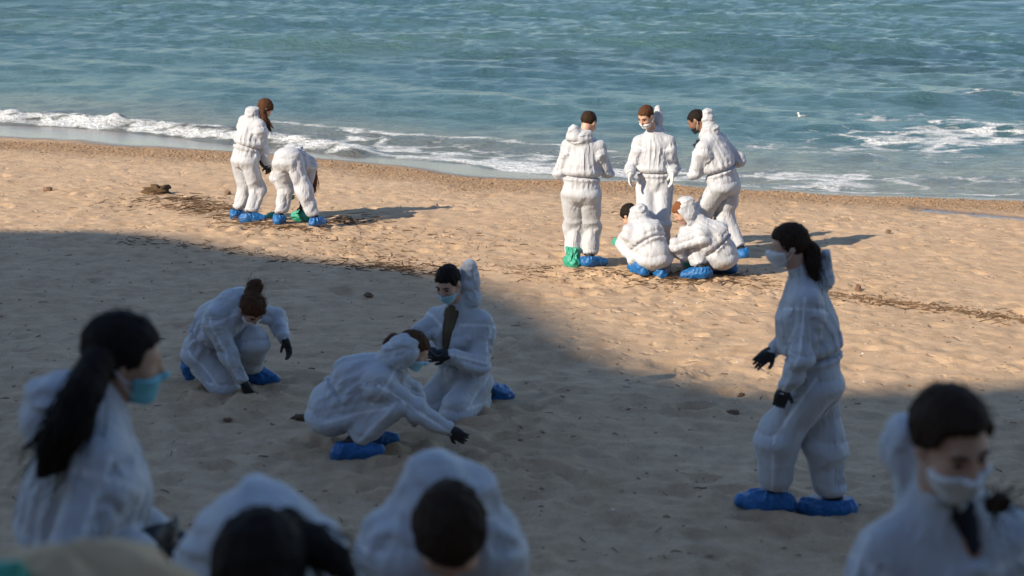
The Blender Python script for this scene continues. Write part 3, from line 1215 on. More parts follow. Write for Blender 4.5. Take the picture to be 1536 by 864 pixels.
        if hood_on:
            hq = toh(p)
            cap = d_ell(hq, v3(0, -0.030, 0.018), (0.104, 0.120, 0.116))
            cap = smin(cap, d_cone(hq, v3(0, -0.07, -0.02), v3(0, -0.08, -0.13), 0.085, 0.075)[0], 0.06)
            cap = cap - 0.016 * (0.4 - np.abs(perlin(p * 12.0, seed + 33)))
            cap = smax(cap, (hq[:, 1] - hood_on), 0.02)
            t = smin(t, cap, 0.05)
        if raw:
            return t
        t = t + spec.get('wr', 1.0) * 0.012 * crumple(p, seed + 41, 0.14, 3, spine)
        if spec.get('open'):
            a, b, wdt = spec['open']
            t = smax(t, -(d_cone(p, J(a), J(b), wdt, wdt * 0.5)[0]), 0.012)
        # keep clear of the bare head
        hq = toh(p)
        if not hood_on:
            t = smax(t, -(d_ell(hq, v3(0, 0.012, 0.0), (0.078, 0.104, 0.118))), 0.02)
        else:
            t = smax(t, -(d_ell(hq, v3(0, 0.045, -0.01), (0.074, 0.09, 0.105))), 0.02)
        return t
    lo2, hi2 = lo.copy(), hi.copy()
    for c, r in hoods:
        rr = np.max(r)
        lo2, hi2 = np.minimum(lo2, c - rr - 0.05), np.maximum(hi2, c + rr + 0.05)
    vf = sdf_mesh(f_suit, lo2, hi2, vox, 0.045)
    vv, qq = vf
    bn = vnormals(vv, qq)

    def grow(p, d):
        # slack along the limb (rings at knee, elbow, ankle) and round the trunk (pleats down to the waist)
        axd = np.abs(d @ spine)
        nzz = np.clip(0.75 + 1.5 * perlin(p * 9.0, seed + 91), 0.1, 1.6)
        gs = (1.05 + 0.13 * (1 - axd) * sstep(-0.02, 0.12, (p - waist) @ spine) * (1.9 - nzz)) * 0.30
        ws = np.full(len(p), 0.30)
        for k in range(2):
            for a_, b_, am in ((hips[k], knees[k], 0.05), (knees[k], ankles[k], 0.08), (shd[k], el[k], 0.14), (el[k], wr[k], 0.15)):
                L_ = np.linalg.norm(b_ - a_)
                ax_ = (b_ - a_) / L_
                dd, h_ = d_cone(p, a_, b_, 0.10, 0.09)
                wt_ = np.exp(-np.clip(dd, -0.02, 0.2) / 0.02)
                al = np.abs(d @ ax_)
                end = np.exp(-((1 - h_) * L_ / 0.16) ** 2) + 0.5 * np.exp(-(h_ * L_ / 0.16) ** 2)
                gs = gs + wt_ * (1.05 + am * nzz * (0.40 + end) * al + 0.10 * (1 - al) * (1.8 - nzz))
                ws = ws + wt_
        return gs / ws
    cuffs = np.ones(len(vv))
    for k in range(2):
        for c_ in (ankles[k], wr[k]):
            cuffs = np.minimum(cuffs, sstep(0.05, 0.14, np.linalg.norm(vv - c_, axis=1)))
    cuffs = np.minimum(cuffs, 0.35 + 0.65 * sstep(0.0, 0.06, np.abs((vv - waist) @ spine)))
    vv = drape(vv, qq, bn, grow, -0.016 * cuffs, 0.028 * cuffs + 0.002, spec.get('iters', 60), seed)
    vf = (vv, qq)
    vv[:, 2] = np.maximum(vv[:, 2], terrain_smooth(vv[:, 0], vv[:, 1]) - 0.02)
    suit = put('coverall', vf, M['suit'])
    # welded seams: a pale stripe down the outside of each sleeve and leg, round the shoulder and the elbow
    seam = np.zeros(len(vv))
    for k in range(2):
        e = -1 if k == 0 else 1
        for a, b in ((shd[k], el[k]), (el[k], wr[k]), (hips[k], knees[k]), (knees[k], ankles[k])):
            L = np.linalg.norm(b - a)
            ax = (b - a) / L
            o_ = (lat * e + front * 0.2)
            o_ = unit(o_ - ax * (o_ @ ax))
            q = vv - a
            h = (q @ ax) / L
            rr_ = q - (q @ ax)[:, None] * ax
            dist = np.linalg.norm(rr_, axis=1)
            sd_ = np.abs(rr_ @ np.cross(ax, o_))
            ok = (h > -0.05) & (h < 1.05) & (dist < 0.14) & (rr_ @ o_ > 0)
            seam = np.maximum(seam, ok * sstep(0.012, 0.004, sd_))
        a, b = shd[k], el[k]
        q = (vv - a) @ unit(b - a)
        okr = np.linalg.norm(vv - a, axis=1) < 0.17
        seam = np.maximum(seam, okr * sstep(0.014, 0.004, np.abs(q - 0.05)) * 0.9)
    attr(suit, 'seam', seam)
    attr(suit, 'low', sstep(0.45, 0.05, vv[:, 2] - zmin))
    if spec.get('open'):
        a, b, wdt = spec['open']
        A, B = J(a), J(b)
        put('shirt', sdf_mesh(lambda p: np.maximum(f_suit(p, True) + 0.014, d_cone(p, A, B, wdt + 0.015, wdt * 0.5 + 0.012)[0]),
                              np.minimum(A, B) - wdt - 0.03, np.maximum(A, B) + wdt + 0.03, 0.009), M[spec['shirt']], label=spec.get('shirt_label'))

    # ---- hair
    hm = M[spec.get('hair', 'hair_dark')]
    thick = spec.get('hairthick', 0.012)
    cutk = spec.get('haircut', -0.030)
    chain = [(J(c[:3]), c[3]) for c in spec.get('ponytail', [])]
    curly = spec.get('curly', 0.0)

    def f_hair(p):
        q = toh(p)
        d = d_ell(q, v3(0, -0.014, 0.032), (0.077 + thick, 0.098 + thick, 0.087 + thick))
        d = smax(d, (q[:, 1] - q[:, 2] * 1.0 + cutk + 0.020 * np.abs(q[:, 0]) / 0.08 - 0.034 * np.exp(-((np.abs(q[:, 0]) - 0.078) / 0.022) ** 2) * (q[:, 1] < 0.05) + 0.015 * perlin(q * 70, seed + 50)) * 0.707, 0.012)
        d = smax(d, -(q[:, 2] + spec.get('nape', 0.075)), 0.012)
        d = d * hs
        for (a, ra), (b, rb) in zip(chain[:-1], chain[1:]):
            d = smin(d, d_cone(p, a, b, ra, rb)[0], 0.02)
        st = np.stack([q[:, 0] * 60, q[:, 1] * 40, q[:, 2] * 16], 1)
        d = d - 0.006 * perlin(st, seed + 51) - (0.004 + curly) * perlin(p * 34.0, seed + 52) - 0.5 * curly * perlin(p * 60.0, seed + 53)
        return d
    pts = np.array([Hd] + [c for c, r in chain])
    hv, hf_ = sdf_mesh(f_hair, pts.min(0) - 0.15, pts.max(0) + 0.15, spec.get('hvox', 0.008), 0.02)
    nh = len(hv)
    sv, sf = [], []
    if len(chain) > 1 and spec.get('strands', 0):
        ribbon_strands(sv, sf, [c for c, r in chain], [r for c, r in chain], spec['strands'], spec.get('strandw', 0.0022), rg, curly * 1.5 + 0.004)
    for _ in range(spec.get('fly', 0)):
        th, z_ = rg.uniform(0, 2 * math.pi), rg.uniform(-0.2, 1)
        dq = v3(math.cos(th) * math.sqrt(1 - z_ * z_), math.sin(th) * math.sqrt(1 - z_ * z_), z_)
        if dq[1] > 0.35 + 0.6 * dq[2]:
            continue
        b0 = v3(0, -0.014, 0.032) + dq * v3(0.085, 0.106, 0.095)
        tn = unit(np.cross(dq, rg.normal(0, 1, 3)))
        i0 = len(sv)
        for j in range(5):
            q_ = fromh(b0 + dq * 0.010 * math.sin(j / 4 * 3.1) * rg.uniform(0.5, 1.8 + 60 * curly) + tn * 0.016 * j)
            sv += [q_, q_ + v3(0.0009, 0, 0.0009)]
        for j in range(4):
            sf.append((i0 + 2 * j, i0 + 2 * j + 1, i0 + 2 * j + 3, i0 + 2 * j + 2))
    if sv:
        hv = np.concatenate([hv, np.array(sv)])
        hf_ = np.concatenate([hf_, np.array(sf) + nh])
    put('hair', (hv, hf_), hm)

    # ---- mask
    if spec.get('mask'):
        mt, low, up_ = spec['mask']
        pad = 0.018 if mt == 'mask_n95' else 0.010

        def f_mask(p):
            q = toh(p)
            d = d_head(p, False) - 0.011
            if pad > 0.015:
                d = smin(d, d_ell(q, v3(0, 0.085, -0.045), (0.046, 0.050, 0.046)), 0.02)
            z0, z1 = low, up_
            d = smax(d, q[:, 2] - z1 + 0.18 * (0.10 - q[:, 1]), 0.008)
            d = smax(d, z0 - q[:, 2], 0.012)
            d = smax(d, 0.030 - q[:, 1], 0.006)
            return d - 0.0015 * np.sin(q[:, 2] * 420) * (mt != 'mask_n95')
        mo = put('face_mask', sdf_mesh(f_mask, Hd - 0.17, Hd + 0.17, 0.006, 0.02), M['mask_white' if mt == 'mask_n95' else mt])
        for e in (-1, 1):
            loops = []
            for z0 in (up_ - 0.035, low + 0.030):
                A, B = v3(e * 0.060, 0.040, z0), v3(e * 0.086, -0.026, 0.006 if z0 > -0.05 else -0.012)
                loops.append([fromh(A + (B - A) * t_ + v3(e * 0.012 * math.sin(3.14 * t_), 0, 0)) for t_ in np.linspace(0, 1, 6)])
            V_, F_ = [], []
            for pth in loops:
                for j, q_ in enumerate(pth):
                    for a_ in range(4):
                        V_.append(q_ + 0.0020 * (hu * math.cos(a_ * 1.571) + hr * math.sin(a_ * 1.571)))
                b0 = len(V_) - 24
                for j in range(5):
                    for a_ in range(4):
                        F_.append((b0 + j * 4 + a_, b0 + j * 4 + (a_ + 1) % 4, b0 + j * 4 + 4 + (a_ + 1) % 4, b0 + j * 4 + 4 + a_))
            mesh_obj('ear_loop', np.array(V_) - RL, F_, M['mask_white'], mo)
    # ---- eyes and brows where the face shows
    if spec.get('face'):
        for e in (-1, 1):
            c = fromh((e * 0.031, 0.0835, 0.005))
            put('eye', sdf_mesh(lambda p: np.maximum(d_ell(toh(p), v3(e * 0.031, 0.0835, 0.004), (0.013, 0.009, 0.0055)), -1) * 1.0, c - 0.02, c + 0.02, 0.003, 0.01), M['eye'])
            A, B, C_ = fromh((e * 0.016, 0.0925, 0.026)), fromh((e * 0.036, 0.090, 0.033)), fromh((e * 0.053, 0.076, 0.024))
            put('eyebrow', sdf_mesh(lambda p: np.minimum(d_cone(p, A, B, 0.0045, 0.005)[0], d_cone(p, B, C_, 0.005, 0.003)[0]), np.minimum(A, C_) - 0.025, np.maximum(A, C_) + 0.025, 0.003, 0.01), hm)
    if spec.get('glasses'):
        V_, F_ = [], []
        rings = []
        for e in (-1, 1):
            rings.append([v3(e * 0.033 + 0.024 * math.cos(a_), 0.108 - 0.006 * abs(math.cos(a_)), 0.006 + 0.020 * math.sin(a_)) for a_ in np.linspace(0, 6.283, 15)])
            rings.append([v3(e * 0.057, 0.102, 0.010), v3(e * 0.079, 0.05, 0.012), v3(e * 0.084, -0.012, 0.010), v3(e * 0.083, -0.022, -0.004)])
        rings.append([v3(-0.010, 0.109, 0.010), v3(0, 0.112, 0.013), v3(0.010, 0.109, 0.010)])
        for rg_ in rings:
            b0 = len(V_)
            for q_ in rg_:
                for a_ in range(4):
                    V_.append(fromh(q_) + 0.0017 * (hu * math.cos(a_ * 1.571) + hr * math.sin(a_ * 1.571)))
            for j in range(len(rg_) - 1):
                for a_ in range(4):
                    F_.append((b0 + j * 4 + a_, b0 + j * 4 + (a_ + 1) % 4, b0 + j * 4 + 4 + (a_ + 1) % 4, b0 + j * 4 + 4 + a_))
        mesh_obj('glasses', np.array(V_) - RL, F_, M['frame'], root)

    # ---- gloves with five fingers
    for k in range(2):
        a = spec['arms'][k]
        opt = a[2] if len(a) > 2 else {}
        if opt.get('hidden'):
            continue
        e = -1 if k == 0 else 1
        ax = unit(wr[k] - el[k])
        fax = ax
        if 'to' in opt:
            ax = unit(unit(J(opt['to']) - wr[k]) * 1.0 + ax * 0.15)
        pn = unit(opt.get('palm', -lat * e + front * 0.3))      # direction the palm faces
        pn = unit(pn - ax * (pn @ ax))
        sd_ = np.cross(pn, ax) * (1 if k == 1 else -1)           # towards the thumb
        cl_, spr = opt.get('curl', 0.45), opt.get('spread', 0.10)
        W = wr[k]
        hs_ = s * 0.98
        segs = []
        for i, (off, ln) in enumerate(((0.030, 0.074), (0.010, 0.083), (-0.011, 0.077), (-0.030, 0.060))):
            b0 = W + (ax * 0.088 + sd_ * off) * hs_
            dr = unit(ax + sd_ * spr * (1.5 - i) * 0.9)
            an_ = 0.25 * cl_
            pt = b0
            for j, fr in enumerate((0.45, 0.32, 0.25)):
                an_ += cl_ * (0.55 + 0.25 * j)
                nx = pt + (dr * math.cos(an_) + pn * math.sin(an_)) * ln * fr * hs_
                segs.append((pt, nx, 0.0100 - 0.001 * j, 0.0092 - 0.001 * j))
                pt = nx
        t0 = W + (ax * 0.030 + sd_ * 0.030) * hs_
        t1 = t0 + unit(ax * 0.65 + sd_ * 0.75 + pn * 0.35) * 0.042 * hs_
        t2 = t1 + unit(ax * 0.9 + sd_ * 0.30 + pn * (0.2 + cl_)) * 0.032 * hs_
        segs += [(t0, t1, 0.016, 0.012), (t1, t2, 0.012, 0.010)]

        def f_glove(p):
            d = 9.0
            pq = np.stack([(p - W) @ ax, (p - W) @ sd_, (p - W) @ pn], 1)
            d = d_ell(pq, v3(0.052, 0, 0) * hs_, (0.056 * hs_, 0.045 * hs_, 0.020 * hs_))
            d = smin(d, d_cone(p, W - fax * 0.05, W + ax * 0.02, 0.027, 0.029)[0], 0.025)
            g = None
            for (a_, b_, ra, rb) in segs:
                x_ = d_cone(p, a_, b_, ra, rb)[0]
                g = x_ if g is None else np.minimum(g, x_)
            d = smin(d, g, 0.012)
            return d - 0.002 * perlin(p * 70, seed + 61 + k)
        pts = np.array([W - ax * 0.05, W + ax * 0.1] + [b_ for _, b_, _, _ in segs])
        put('glove', sdf_mesh(f_glove, pts.min(0) - 0.04, pts.max(0) + 0.04, spec.get('gvox', 0.0055), 0.012), M[opt.get('col', spec.get('glove', 'black_glove'))],
            label=opt.get('label'))

    # ---- shoes and shoe covers
    cov = spec.get('covers', ('blue', 'blue'))
    if feet is None:
        cov = ('blue', 'blue')
    for k in range(2):
        A = ankles[k]
        if toes[k][0] == 'free' if isinstance(toes[k][0], str) else False:
            tp, g = toes[k][1], toes[k][2]
            ft = unit(tp - A)
            heel = A - unit(knees[k] - A) * 0.05 - ft * 0.02
            tip = heel + ft * min(max(np.linalg.norm(tp - heel), 0.19), 0.26)
        else:
            heel, tip, g = toes[k]
            heel = heel + v3(0, 0, 0.045)
            tip = tip + v3(0, 0, 0.038)
            tip[2] = max(tip[2], g + 0.03)
        shin = unit(knees[k] - A)
        ball = heel * 0.35 + tip * 0.65
        fdir = unit(tip - heel)
        cax = unit(shin * 0.45 + v3(0, 0, 0.55)) if not (isinstance(toes[k][0], str)) else shin
        cax = unit(cax - fdir * (cax @ fdir) * 0.9)
        fside = unit(np.cross(fdir, cax))
        big = spec.get('cover_big', 1.0)
        bagged = cov[k] == 'green'

        def f_shoe(p):
            d = d_cone(p, A - shin * 0.05, A + shin * 0.075, 0.045, 0.043)[0]
            d = smin(d, d_cone(p, heel, tip, 0.038, 0.030)[0], 0.03)
            return d
        put('shoe', sdf_mesh(f_shoe, np.minimum(np.minimum(A, heel), tip) - 0.12, np.maximum(np.maximum(A, heel), tip) + 0.14, 0.010, 0.015), M['shoe'])

        def f_cover(p):
            d = d_cone(p, heel, ball, 0.056 * big, 0.058 * big)[0]
            d = smin(d, d_cone(p, ball, tip, 0.058 * big, 0.042 * big)[0], 0.03)
            topr = 0.064 if not bagged else 0.075
            d = smin(d, d_cone(p, A - shin * 0.045, A + cax * (0.012 if not bagged else 0.11), 0.066, topr)[0], 0.05)
            d = smin(d, d_cone(p, A - shin * 0.03, ball, 0.056, 0.050 * big)[0], 0.04)
            q = (p - A) @ cax
            u_, v_ = (p - A) @ fside, (p - A) @ fdir
            ang = np.arctan2(u_, v_)
            d = d - 0.006 * np.sin(ang * 12 + 4 * perlin(p * 14, seed + 71)) * sstep(-0.06, 0.02, q)
            d = d - (0.013 if not bagged else 0.026) * (0.35 - np.abs(perlin(p * 17.0, seed + 72 + k))) - 0.005 * perlin(p * 36.0, seed + 73 + k)
            d = np.maximum(d, q - (0.022 if not bagged else 0.125))
            # open mouth round the ankle
            d = smax(d, -np.maximum(d_cone(p, A - shin * 0.03, A + shin * 0.2, 0.044, 0.050)[0], -q - 0.004), 0.008)
            return smax(d, (g - 0.012) - p[:, 2], 0.015)
        pts = np.array([A + shin * 0.14, heel, tip, A])
        put('shoe_cover', sdf_mesh(f_cover, pts.min(0) - 0.12, pts.max(0) + 0.12, spec.get('cvox', 0.0075), 0.03), M[cov[k]],
            label=spec.get('cover_label', (None, None))[k])
    return root
GL = 'green_glove'
PEOPLE = [
    # far pair on the left
    dict(label='standing woman in white coverall with brown ponytail, beside the person bending double', H=1.66, yaw=40, feet=[(355, 328, 15), (373, 333, 82)],
         pelvis=(367, 232, 0.0), neck=(381, 173, 0.06), head=(397, 163, 0.13), look=(70, 48), hair='hair_brown', skin='skin_light', nape=0.09,
         ponytail=[(394, 168, 0.02, 0.045), (397, 178, 0.0, 0.036), (401, 188, 0.02, 0.030), (405, 196, 0.02, 0.014)], strands=90, strandw=0.004, fly=30,
         arms=[[(392, 240, 0.32), (398, 215, 0.3)], [(401, 247, 0.08), (396, 214, -0.15), dict(curl=0.5)]], hood=[(378, 166, 0.02, (0.09, 0.09, 0.07))], bag=1.02),
    dict(label='person in white coverall bending double at the waist, long auburn hair hanging down', H=1.66, yaw=18, feet=[(419, 337, 5), (474, 341, 25)],
         pelvis=(432, 236, 0.05), neck=(452, 243, 0.52), head=(464, 262, 0.60), look=(25, 75), hair='hair_auburn', nape=0.09, hunch=0.05,
         ponytail=[(464, 246, 0.48, 0.05), (469, 258, 0.45, 0.05), (471, 274, 0.45, 0.035), (472, 288, 0.45, 0.015)], strands=80, strandw=0.004,
         arms=[[(429, 285, 0.30), (425, 262, 0.35), dict(col=GL)], [(452, 312, 0.42), (462, 280, 0.4)]], hood=[(437, 220, 0.35, (0.09, 0.10, 0.05))]),
    # far group of five
    dict(label='standing man in white coverall seen from behind, one foot in a green bag', H=1.74, yaw=8, feet=[(859, 401, -18), (884, 402, 62)],
         pelvis=(872, 281, 0.0), neck=(876, 205, 0.05), head=(883, 184, 0.09), look=(38, 28), hair='hair_dark', hairthick=0.004, haircut=-0.022, nape=0.045, skin='skin_light',
         covers=('green', 'blue'), cover_label=('green plastic bag tied over the foot', None), bag=1.06,
         arms=[[(860, 246, 0.30), (836, 243, 0.0), dict(hidden=True)], [(890, 246, 0.30), (912, 245, 0.0), dict(hidden=True)]],
         hood=[(869, 201, -0.02, (0.135, 0.085, 0.055)), (860, 193, -0.02, (0.055, 0.06, 0.06))]),
    dict(label='standing man in white coverall and white gloves facing the crouching pair, hands at his sides', H=1.80, yaw=188, feet=[(993, 376, 180), (972, 376, 200)],
         pelvis=(982, 274, 0.0), neck=(981, 199, 0.02), head=(968, 172, -0.08), look=(222, 32), hair='hair_brown', hairthick=0.005, nape=0.05, skin='skin_light', face=1,
         mask=('mask_white', -0.115, -0.045), glove='white_glove', haircut=-0.018,
         arms=[[(1008, 259, -0.22), (1018, 235, 0.5), dict(curl=0.3, to=(1008, 280, -0.22))], [(946, 259, -0.22), (946, 235, 0.5), dict(curl=0.35, to=(944, 280, -0.22))]], shw=0.165,
         hood=[(987, 172, 0.10, (0.06, 0.08, 0.12)), (984, 190, 0.10, (0.10, 0.07, 0.06))]),
    dict(label='standing man in white coverall with black beard and hood standing up behind his head', H=1.84, yaw=312, feet=[(1068, 383, 310), (1112, 387, 345)],
         pelvis=(1086, 270, 0.0), neck=(1063, 202, 0.02), head=(1045, 181, 0.08), look=(288, 34), hair='hair_black', hairthick=0.004, nape=0.05, skin='skin_dark',
         mask=('mask_black', -0.125, -0.048), bag=1.05,
         arms=[[(1047, 224, 0.10), (1044, 246, 0.0), dict(curl=0.7)], [(1092, 246, 0.38), (1122, 234, 0.0), dict(curl=0.5, hidden=True)]],
         hood=[(1061, 176, 0.06, (0.082, 0.085, 0.12)), (1065, 192, 0.03, (0.115, 0.10, 0.085))]),
    dict(label='crouching person in white coverall with rounded back turned, dark hair beside the slipped hood', H=1.70, yaw=335, feet=[(961, 416, 330), (989, 417, 345)],
         pelvis=(981, 380, 0.02), neck=(957, 330, 0.24), head=(946, 324, 0.36), look=(318, 50), hair='hair_black', squat=1, wr=0.8, hunch=0.09, bag=1.06,
         knees=[(938, 360, 0.35), (990, 355, 0.45)], arms=[[(936, 368, 0.46), (960, 395, 0.6), dict(col=GL, to=(922, 362, 0.48))], [(965, 398, 0.6), (1000, 370, 0.4), dict(col=GL)]],
         hood=[(959, 318, 0.22, (0.11, 0.11, 0.085)), (962, 310, 0.2, 0.05)]),
    dict(label='crouching person in white coverall, hood up over auburn hair, green gloved hand', H=1.72, yaw=285, feet=[(1052, 418, 268), (1089, 411, 290)],
         pelvis=(1082, 378, 0.02), neck=(1044, 334, 0.0), head=(1024, 318, 0.0), look=(262, 38), hair='hair_auburn', skin='skin_light', squat=1, wr=0.8, hunch=0.08, bag=1.05,
         hood_on=0.015, knees=[(1008, 362, -0.08), (1018, 352, 0.3)],
         arms=[[(1029, 388, -0.05), (1012, 366, -0.15), dict(col=GL, to=(1036, 400, -0.02))], [(1040, 385, 0.3), (1020, 366, 0.3), dict(col=GL)]],
         hood=[(1030, 301, 0.02, (0.09, 0.09, 0.06))]),
    # shaded middle group of three
    dict(label='kneeling woman in white coverall with curly bun of hair, pointing at the sand', H=1.66, vox=0.010, yaw=118, root=(345, 583),
         pelvis=(306, 517, 0.12), neck=(352, 452, -0.02), head=(378, 463, -0.10), look=(140, 58), hair='hair_brown', curly=0.006, hairthick=0.018, nape=0.08, skin='skin_light',
         ponytail=[(379, 438, -0.05, 0.060), (383, 430, -0.05, 0.055), (386, 425, -0.05, 0.03)], strands=160, strandw=0.0016, fly=160, hvox=0.006, hunch=0.05,
         mask=('mask_white', -0.115, -0.03), face=1,
         feet=[(377, 572, 100), ('free', (291, 535, 0.25), (290, 572, 0.22), 0)], knees=[(402, 494, -0.08), (337, 577, -0.05, 1)],
         arms=[[(427, 508, 0.02), (428, 488, 0.15), dict(curl=0.35, to=(436, 530, 0.0), palm=v3(-0.3, -0.6, -0.5))],
               [(365, 573, -0.16), (318, 548, -0.25), dict(curl=0.45, to=(380, 597, -0.2))]],
         hood=[(358, 440, 0.06, (0.09, 0.09, 0.06))]),
    dict(label='kneeling man in open white coverall over a brown shirt, blue mask below his nose', H=1.78, vox=0.010, yaw=198, root=(690, 622),
         pelvis=(696, 560, 0.22), neck=(688, 458, 0.14), head=(672, 424, 0.03), look=(207, 30), hair='hair_black', hairthick=0.007, nape=0.055, skin='skin_light', face=1, hvox=0.006,
         haircut=-0.020, mask=('mask_blue', -0.120, -0.040), bag=1.0, fit=False,
         feet=[('free', (731, 600, 0.34), (757, 606, 0.42), 0), ('free', (704, 592, 0.55), (722, 592, 0.7), 0)],
         knees=[(684, 622, -0.06, 1), (645, 599, 0.14, 1)],
         arms=[[(672, 531, -0.14), (742, 512, 0.1), dict(curl=0.5, to=(650, 536, -0.18))], [(646, 524, -0.12), (632, 505, 0.05), dict(curl=0.5, to=(660, 540, -0.2))]],
         hood=[(703, 412, 0.16, (0.075, 0.08, 0.125)), (700, 438, 0.16, (0.10, 0.08, 0.07))],
         open=((676, 462, 0.06), (664, 522, 0.06), 0.056), shirt='brown_shirt', shirt_label='brown shirt showing in the open coverall'),
    dict(label='squatting woman in white coverall leaning far forward, one arm stretched to the sand', H=1.66, vox=0.010, yaw=88, feet=[(548, 668, 85), (525, 690, 95)],
         pelvis=(499, 610, 0.02), neck=(590, 545, 0.0), head=(618, 526, 0.02), look=(98, 30), hair='hair_brown', nape=0.085, squat=1, wr=0.8, hunch=0.08, bag=1.07, hvox=0.006,
         mask=('mask_blue', -0.115, -0.025), knees=[(605, 605, 0.25), (598, 628, -0.18)],
         arms=[[(622, 632, 0.30), (640, 600, 0.3), dict(hidden=True)], [(692, 656, -0.14), (660, 606, -0.25), dict(curl=0.6, to=(712, 668, -0.15))]],
         hood=[(609, 514, -0.02, (0.095, 0.10, 0.07)), (597, 524, -0.02, (0.11, 0.11, 0.07))],
         ponytail=[(601, 508, 0.1, 0.03), (590, 510, 0.14, 0.04), (580, 514, 0.14, 0.025)], strands=30, fly=60),
    dict(label='walking woman in white coverall, white mask and glasses, dark ponytail, blue covers on her shoes', H=1.67, vox=0.009, yaw=277,
         feet=[(1160, 768, 283), (1252, 772, 284)], pelvis=(1224, 556, 0.0), neck=(1203, 416, 0.0), head=(1183, 368, -0.01), look=(272, 10), hair='hair_dark', nape=0.085, hairthick=0.014,
         hvox=0.006, skin='skin_light', glasses=1, mask=('mask_n95', -0.115, -0.012), cover_big=1.12, bag=1.08, legbag=1.2, shw=0.165, knees=[(1130, 650, 0.0), (1215, 660, 0.1)],
         ponytail=[(1207, 366, 0.0, 0.045), (1217, 378, 0.0, 0.050), (1217, 396, -0.04, 0.042), (1221, 416, -0.07, 0.026), (1224, 428, -0.08, 0.010)], strands=320, strandw=0.0014, fly=60,
         arms=[[(1176, 583, -0.20), (1215, 512, -0.30), dict(curl=0.75, spread=0.03, to=(1168, 612, -0.2), palm=v3(0.2, 0.9, 0.1))],
               [(1160, 526, 0.22), (1200, 490, 0.4), dict(curl=0.55, spread=0.03, to=(1138, 541, 0.25))]],
         hood=[(1239, 388, 0.02, (0.040, 0.06, 0.068)), (1232, 408, 0.03, (0.07, 0.09, 0.05))]),
    # blurred foreground row
    dict(label='woman in white coverall with long black ponytail and turquoise mask, beside the sandstone boulder', H=1.62, vox=0.013, yaw=68, Y0=4.15,
         pelvis=(112, 880, 0.0), neck=(140, 608, 0.0), head=(182, 544, 0.06), look=(78, 12), hair='hair_black', nape=0.085, hairthick=0.016, skin='skin_mid', fit=False,
         mask=('mask_cyan', -0.120, -0.028), bag=1.05,
         ponytail=[(145, 548, -0.06, 0.048), (125, 588, -0.14, 0.046), (102, 640, -0.18, 0.052), (80, 685, -0.18, 0.042), (64, 708, -0.18, 0.018)], strands=160, strandw=0.003, fly=60,
         arms=[[(245, 800, 0.25), (190, 790, 0.35), dict(curl=0.4)], [(215, 812, -0.10), (105, 790, -0.25), dict(curl=0.4)]],
         hood=[(92, 600, -0.02, (0.10, 0.10, 0.09)), (70, 590, 0.05, 0.05)]),
    dict(label='person in white coverall with bowed head, long dark hair falling over one shoulder', H=1.66, vox=0.013, yaw=182, Y0=2.95, shw=0.09, bag=0.82, shdrop=0.10,
         pelvis=(392, 890, 0.42), neck=(385, 800, 0.12), head=(388, 856, -0.06), look=(180, 72), hair='hair_black', nape=0.09, hairthick=0.018, fit=False, hunch=0.0,
         ponytail=[(430, 800, 0.0, 0.05), (468, 815, -0.02, 0.035), (500, 838, -0.05, 0.030), (522, 862, -0.08, 0.02)], strands=80, strandw=0.002, fly=40,
         arms=[[(440, 1230, -0.05), (470, 1000, 0.15), dict(curl=0.4)], [(330, 1230, -0.05), (300, 1000, 0.15), dict(curl=0.4)]],
         hood=[(390, 745, 0.18, (0.042, 0.055, 0.045)), (390, 788, 0.19, (0.105, 0.09, 0.065)), (396, 815, 0.13, (0.172, 0.115, 0.085))]),
    dict(label='person in white coverall with bowed head, tidy parted hair and a tall peaked hood behind', H=1.72, vox=0.013, yaw=180, Y0=3.55, shw=0.11, bag=0.86, shdrop=0.09,
         pelvis=(665, 900, 0.40), neck=(665, 745, 0.12), head=(675, 800, -0.07), look=(178, 62), hair='hair_dark', nape=0.09, hairthick=0.010, fit=False, hunch=0.0,
         arms=[[(735, 1120, -0.05), (760, 950, 0.15), dict(curl=0.4)], [(595, 1120, -0.05), (560, 950, 0.15), dict(curl=0.4)]], fly=30,
         hood=[(646, 700, 0.14, (0.052, 0.055, 0.060)), (664, 738, 0.13, (0.110, 0.09, 0.085)), (703, 735, 0.13, (0.062, 0.07, 0.055)), (663, 800, 0.12, (0.200, 0.12, 0.10))]),
    dict(label='woman in white coverall open at a dark neckline, white mask, face turned away from the sea', H=1.64, vox=0.013, yaw=172, Y0=3.40,
         pelvis=(1430, 1080, 0.05), neck=(1420, 752, 0.06), head=(1426, 662, -0.03), look=(160, 22, -6), hair='hair_dark', nape=0.10, hairthick=0.017, skin='skin_light', face=1, fit=False,
         mask=('mask_white', -0.120, -0.025), shw=0.150, headscale=0.95, haircut=0.006,
         ponytail=[(1486, 762, -0.06, 0.014), (1500, 754, -0.10, 0.018), (1512, 754, -0.12, 0.010)], strands=50, fly=60,
         arms=[[(1540, 1130, -0.12), (1570, 950, 0.0), dict(curl=0.4)], [(1350, 1120, -0.12), (1290, 940, 0.0), dict(curl=0.4)]],
         hood=[(1358, 650, 0.15, (0.046, 0.06, 0.055)), (1384, 705, 0.13, (0.050, 0.06, 0.05))],
         open=((1456, 762, -0.05), (1470, 818, -0.06), 0.042), shirt='black_shirt', shirt_label='dark shirt showing in the open neckline'),
]
for k_, sp_ in enumerate(PEOPLE):
    build_person(sp_, k_)

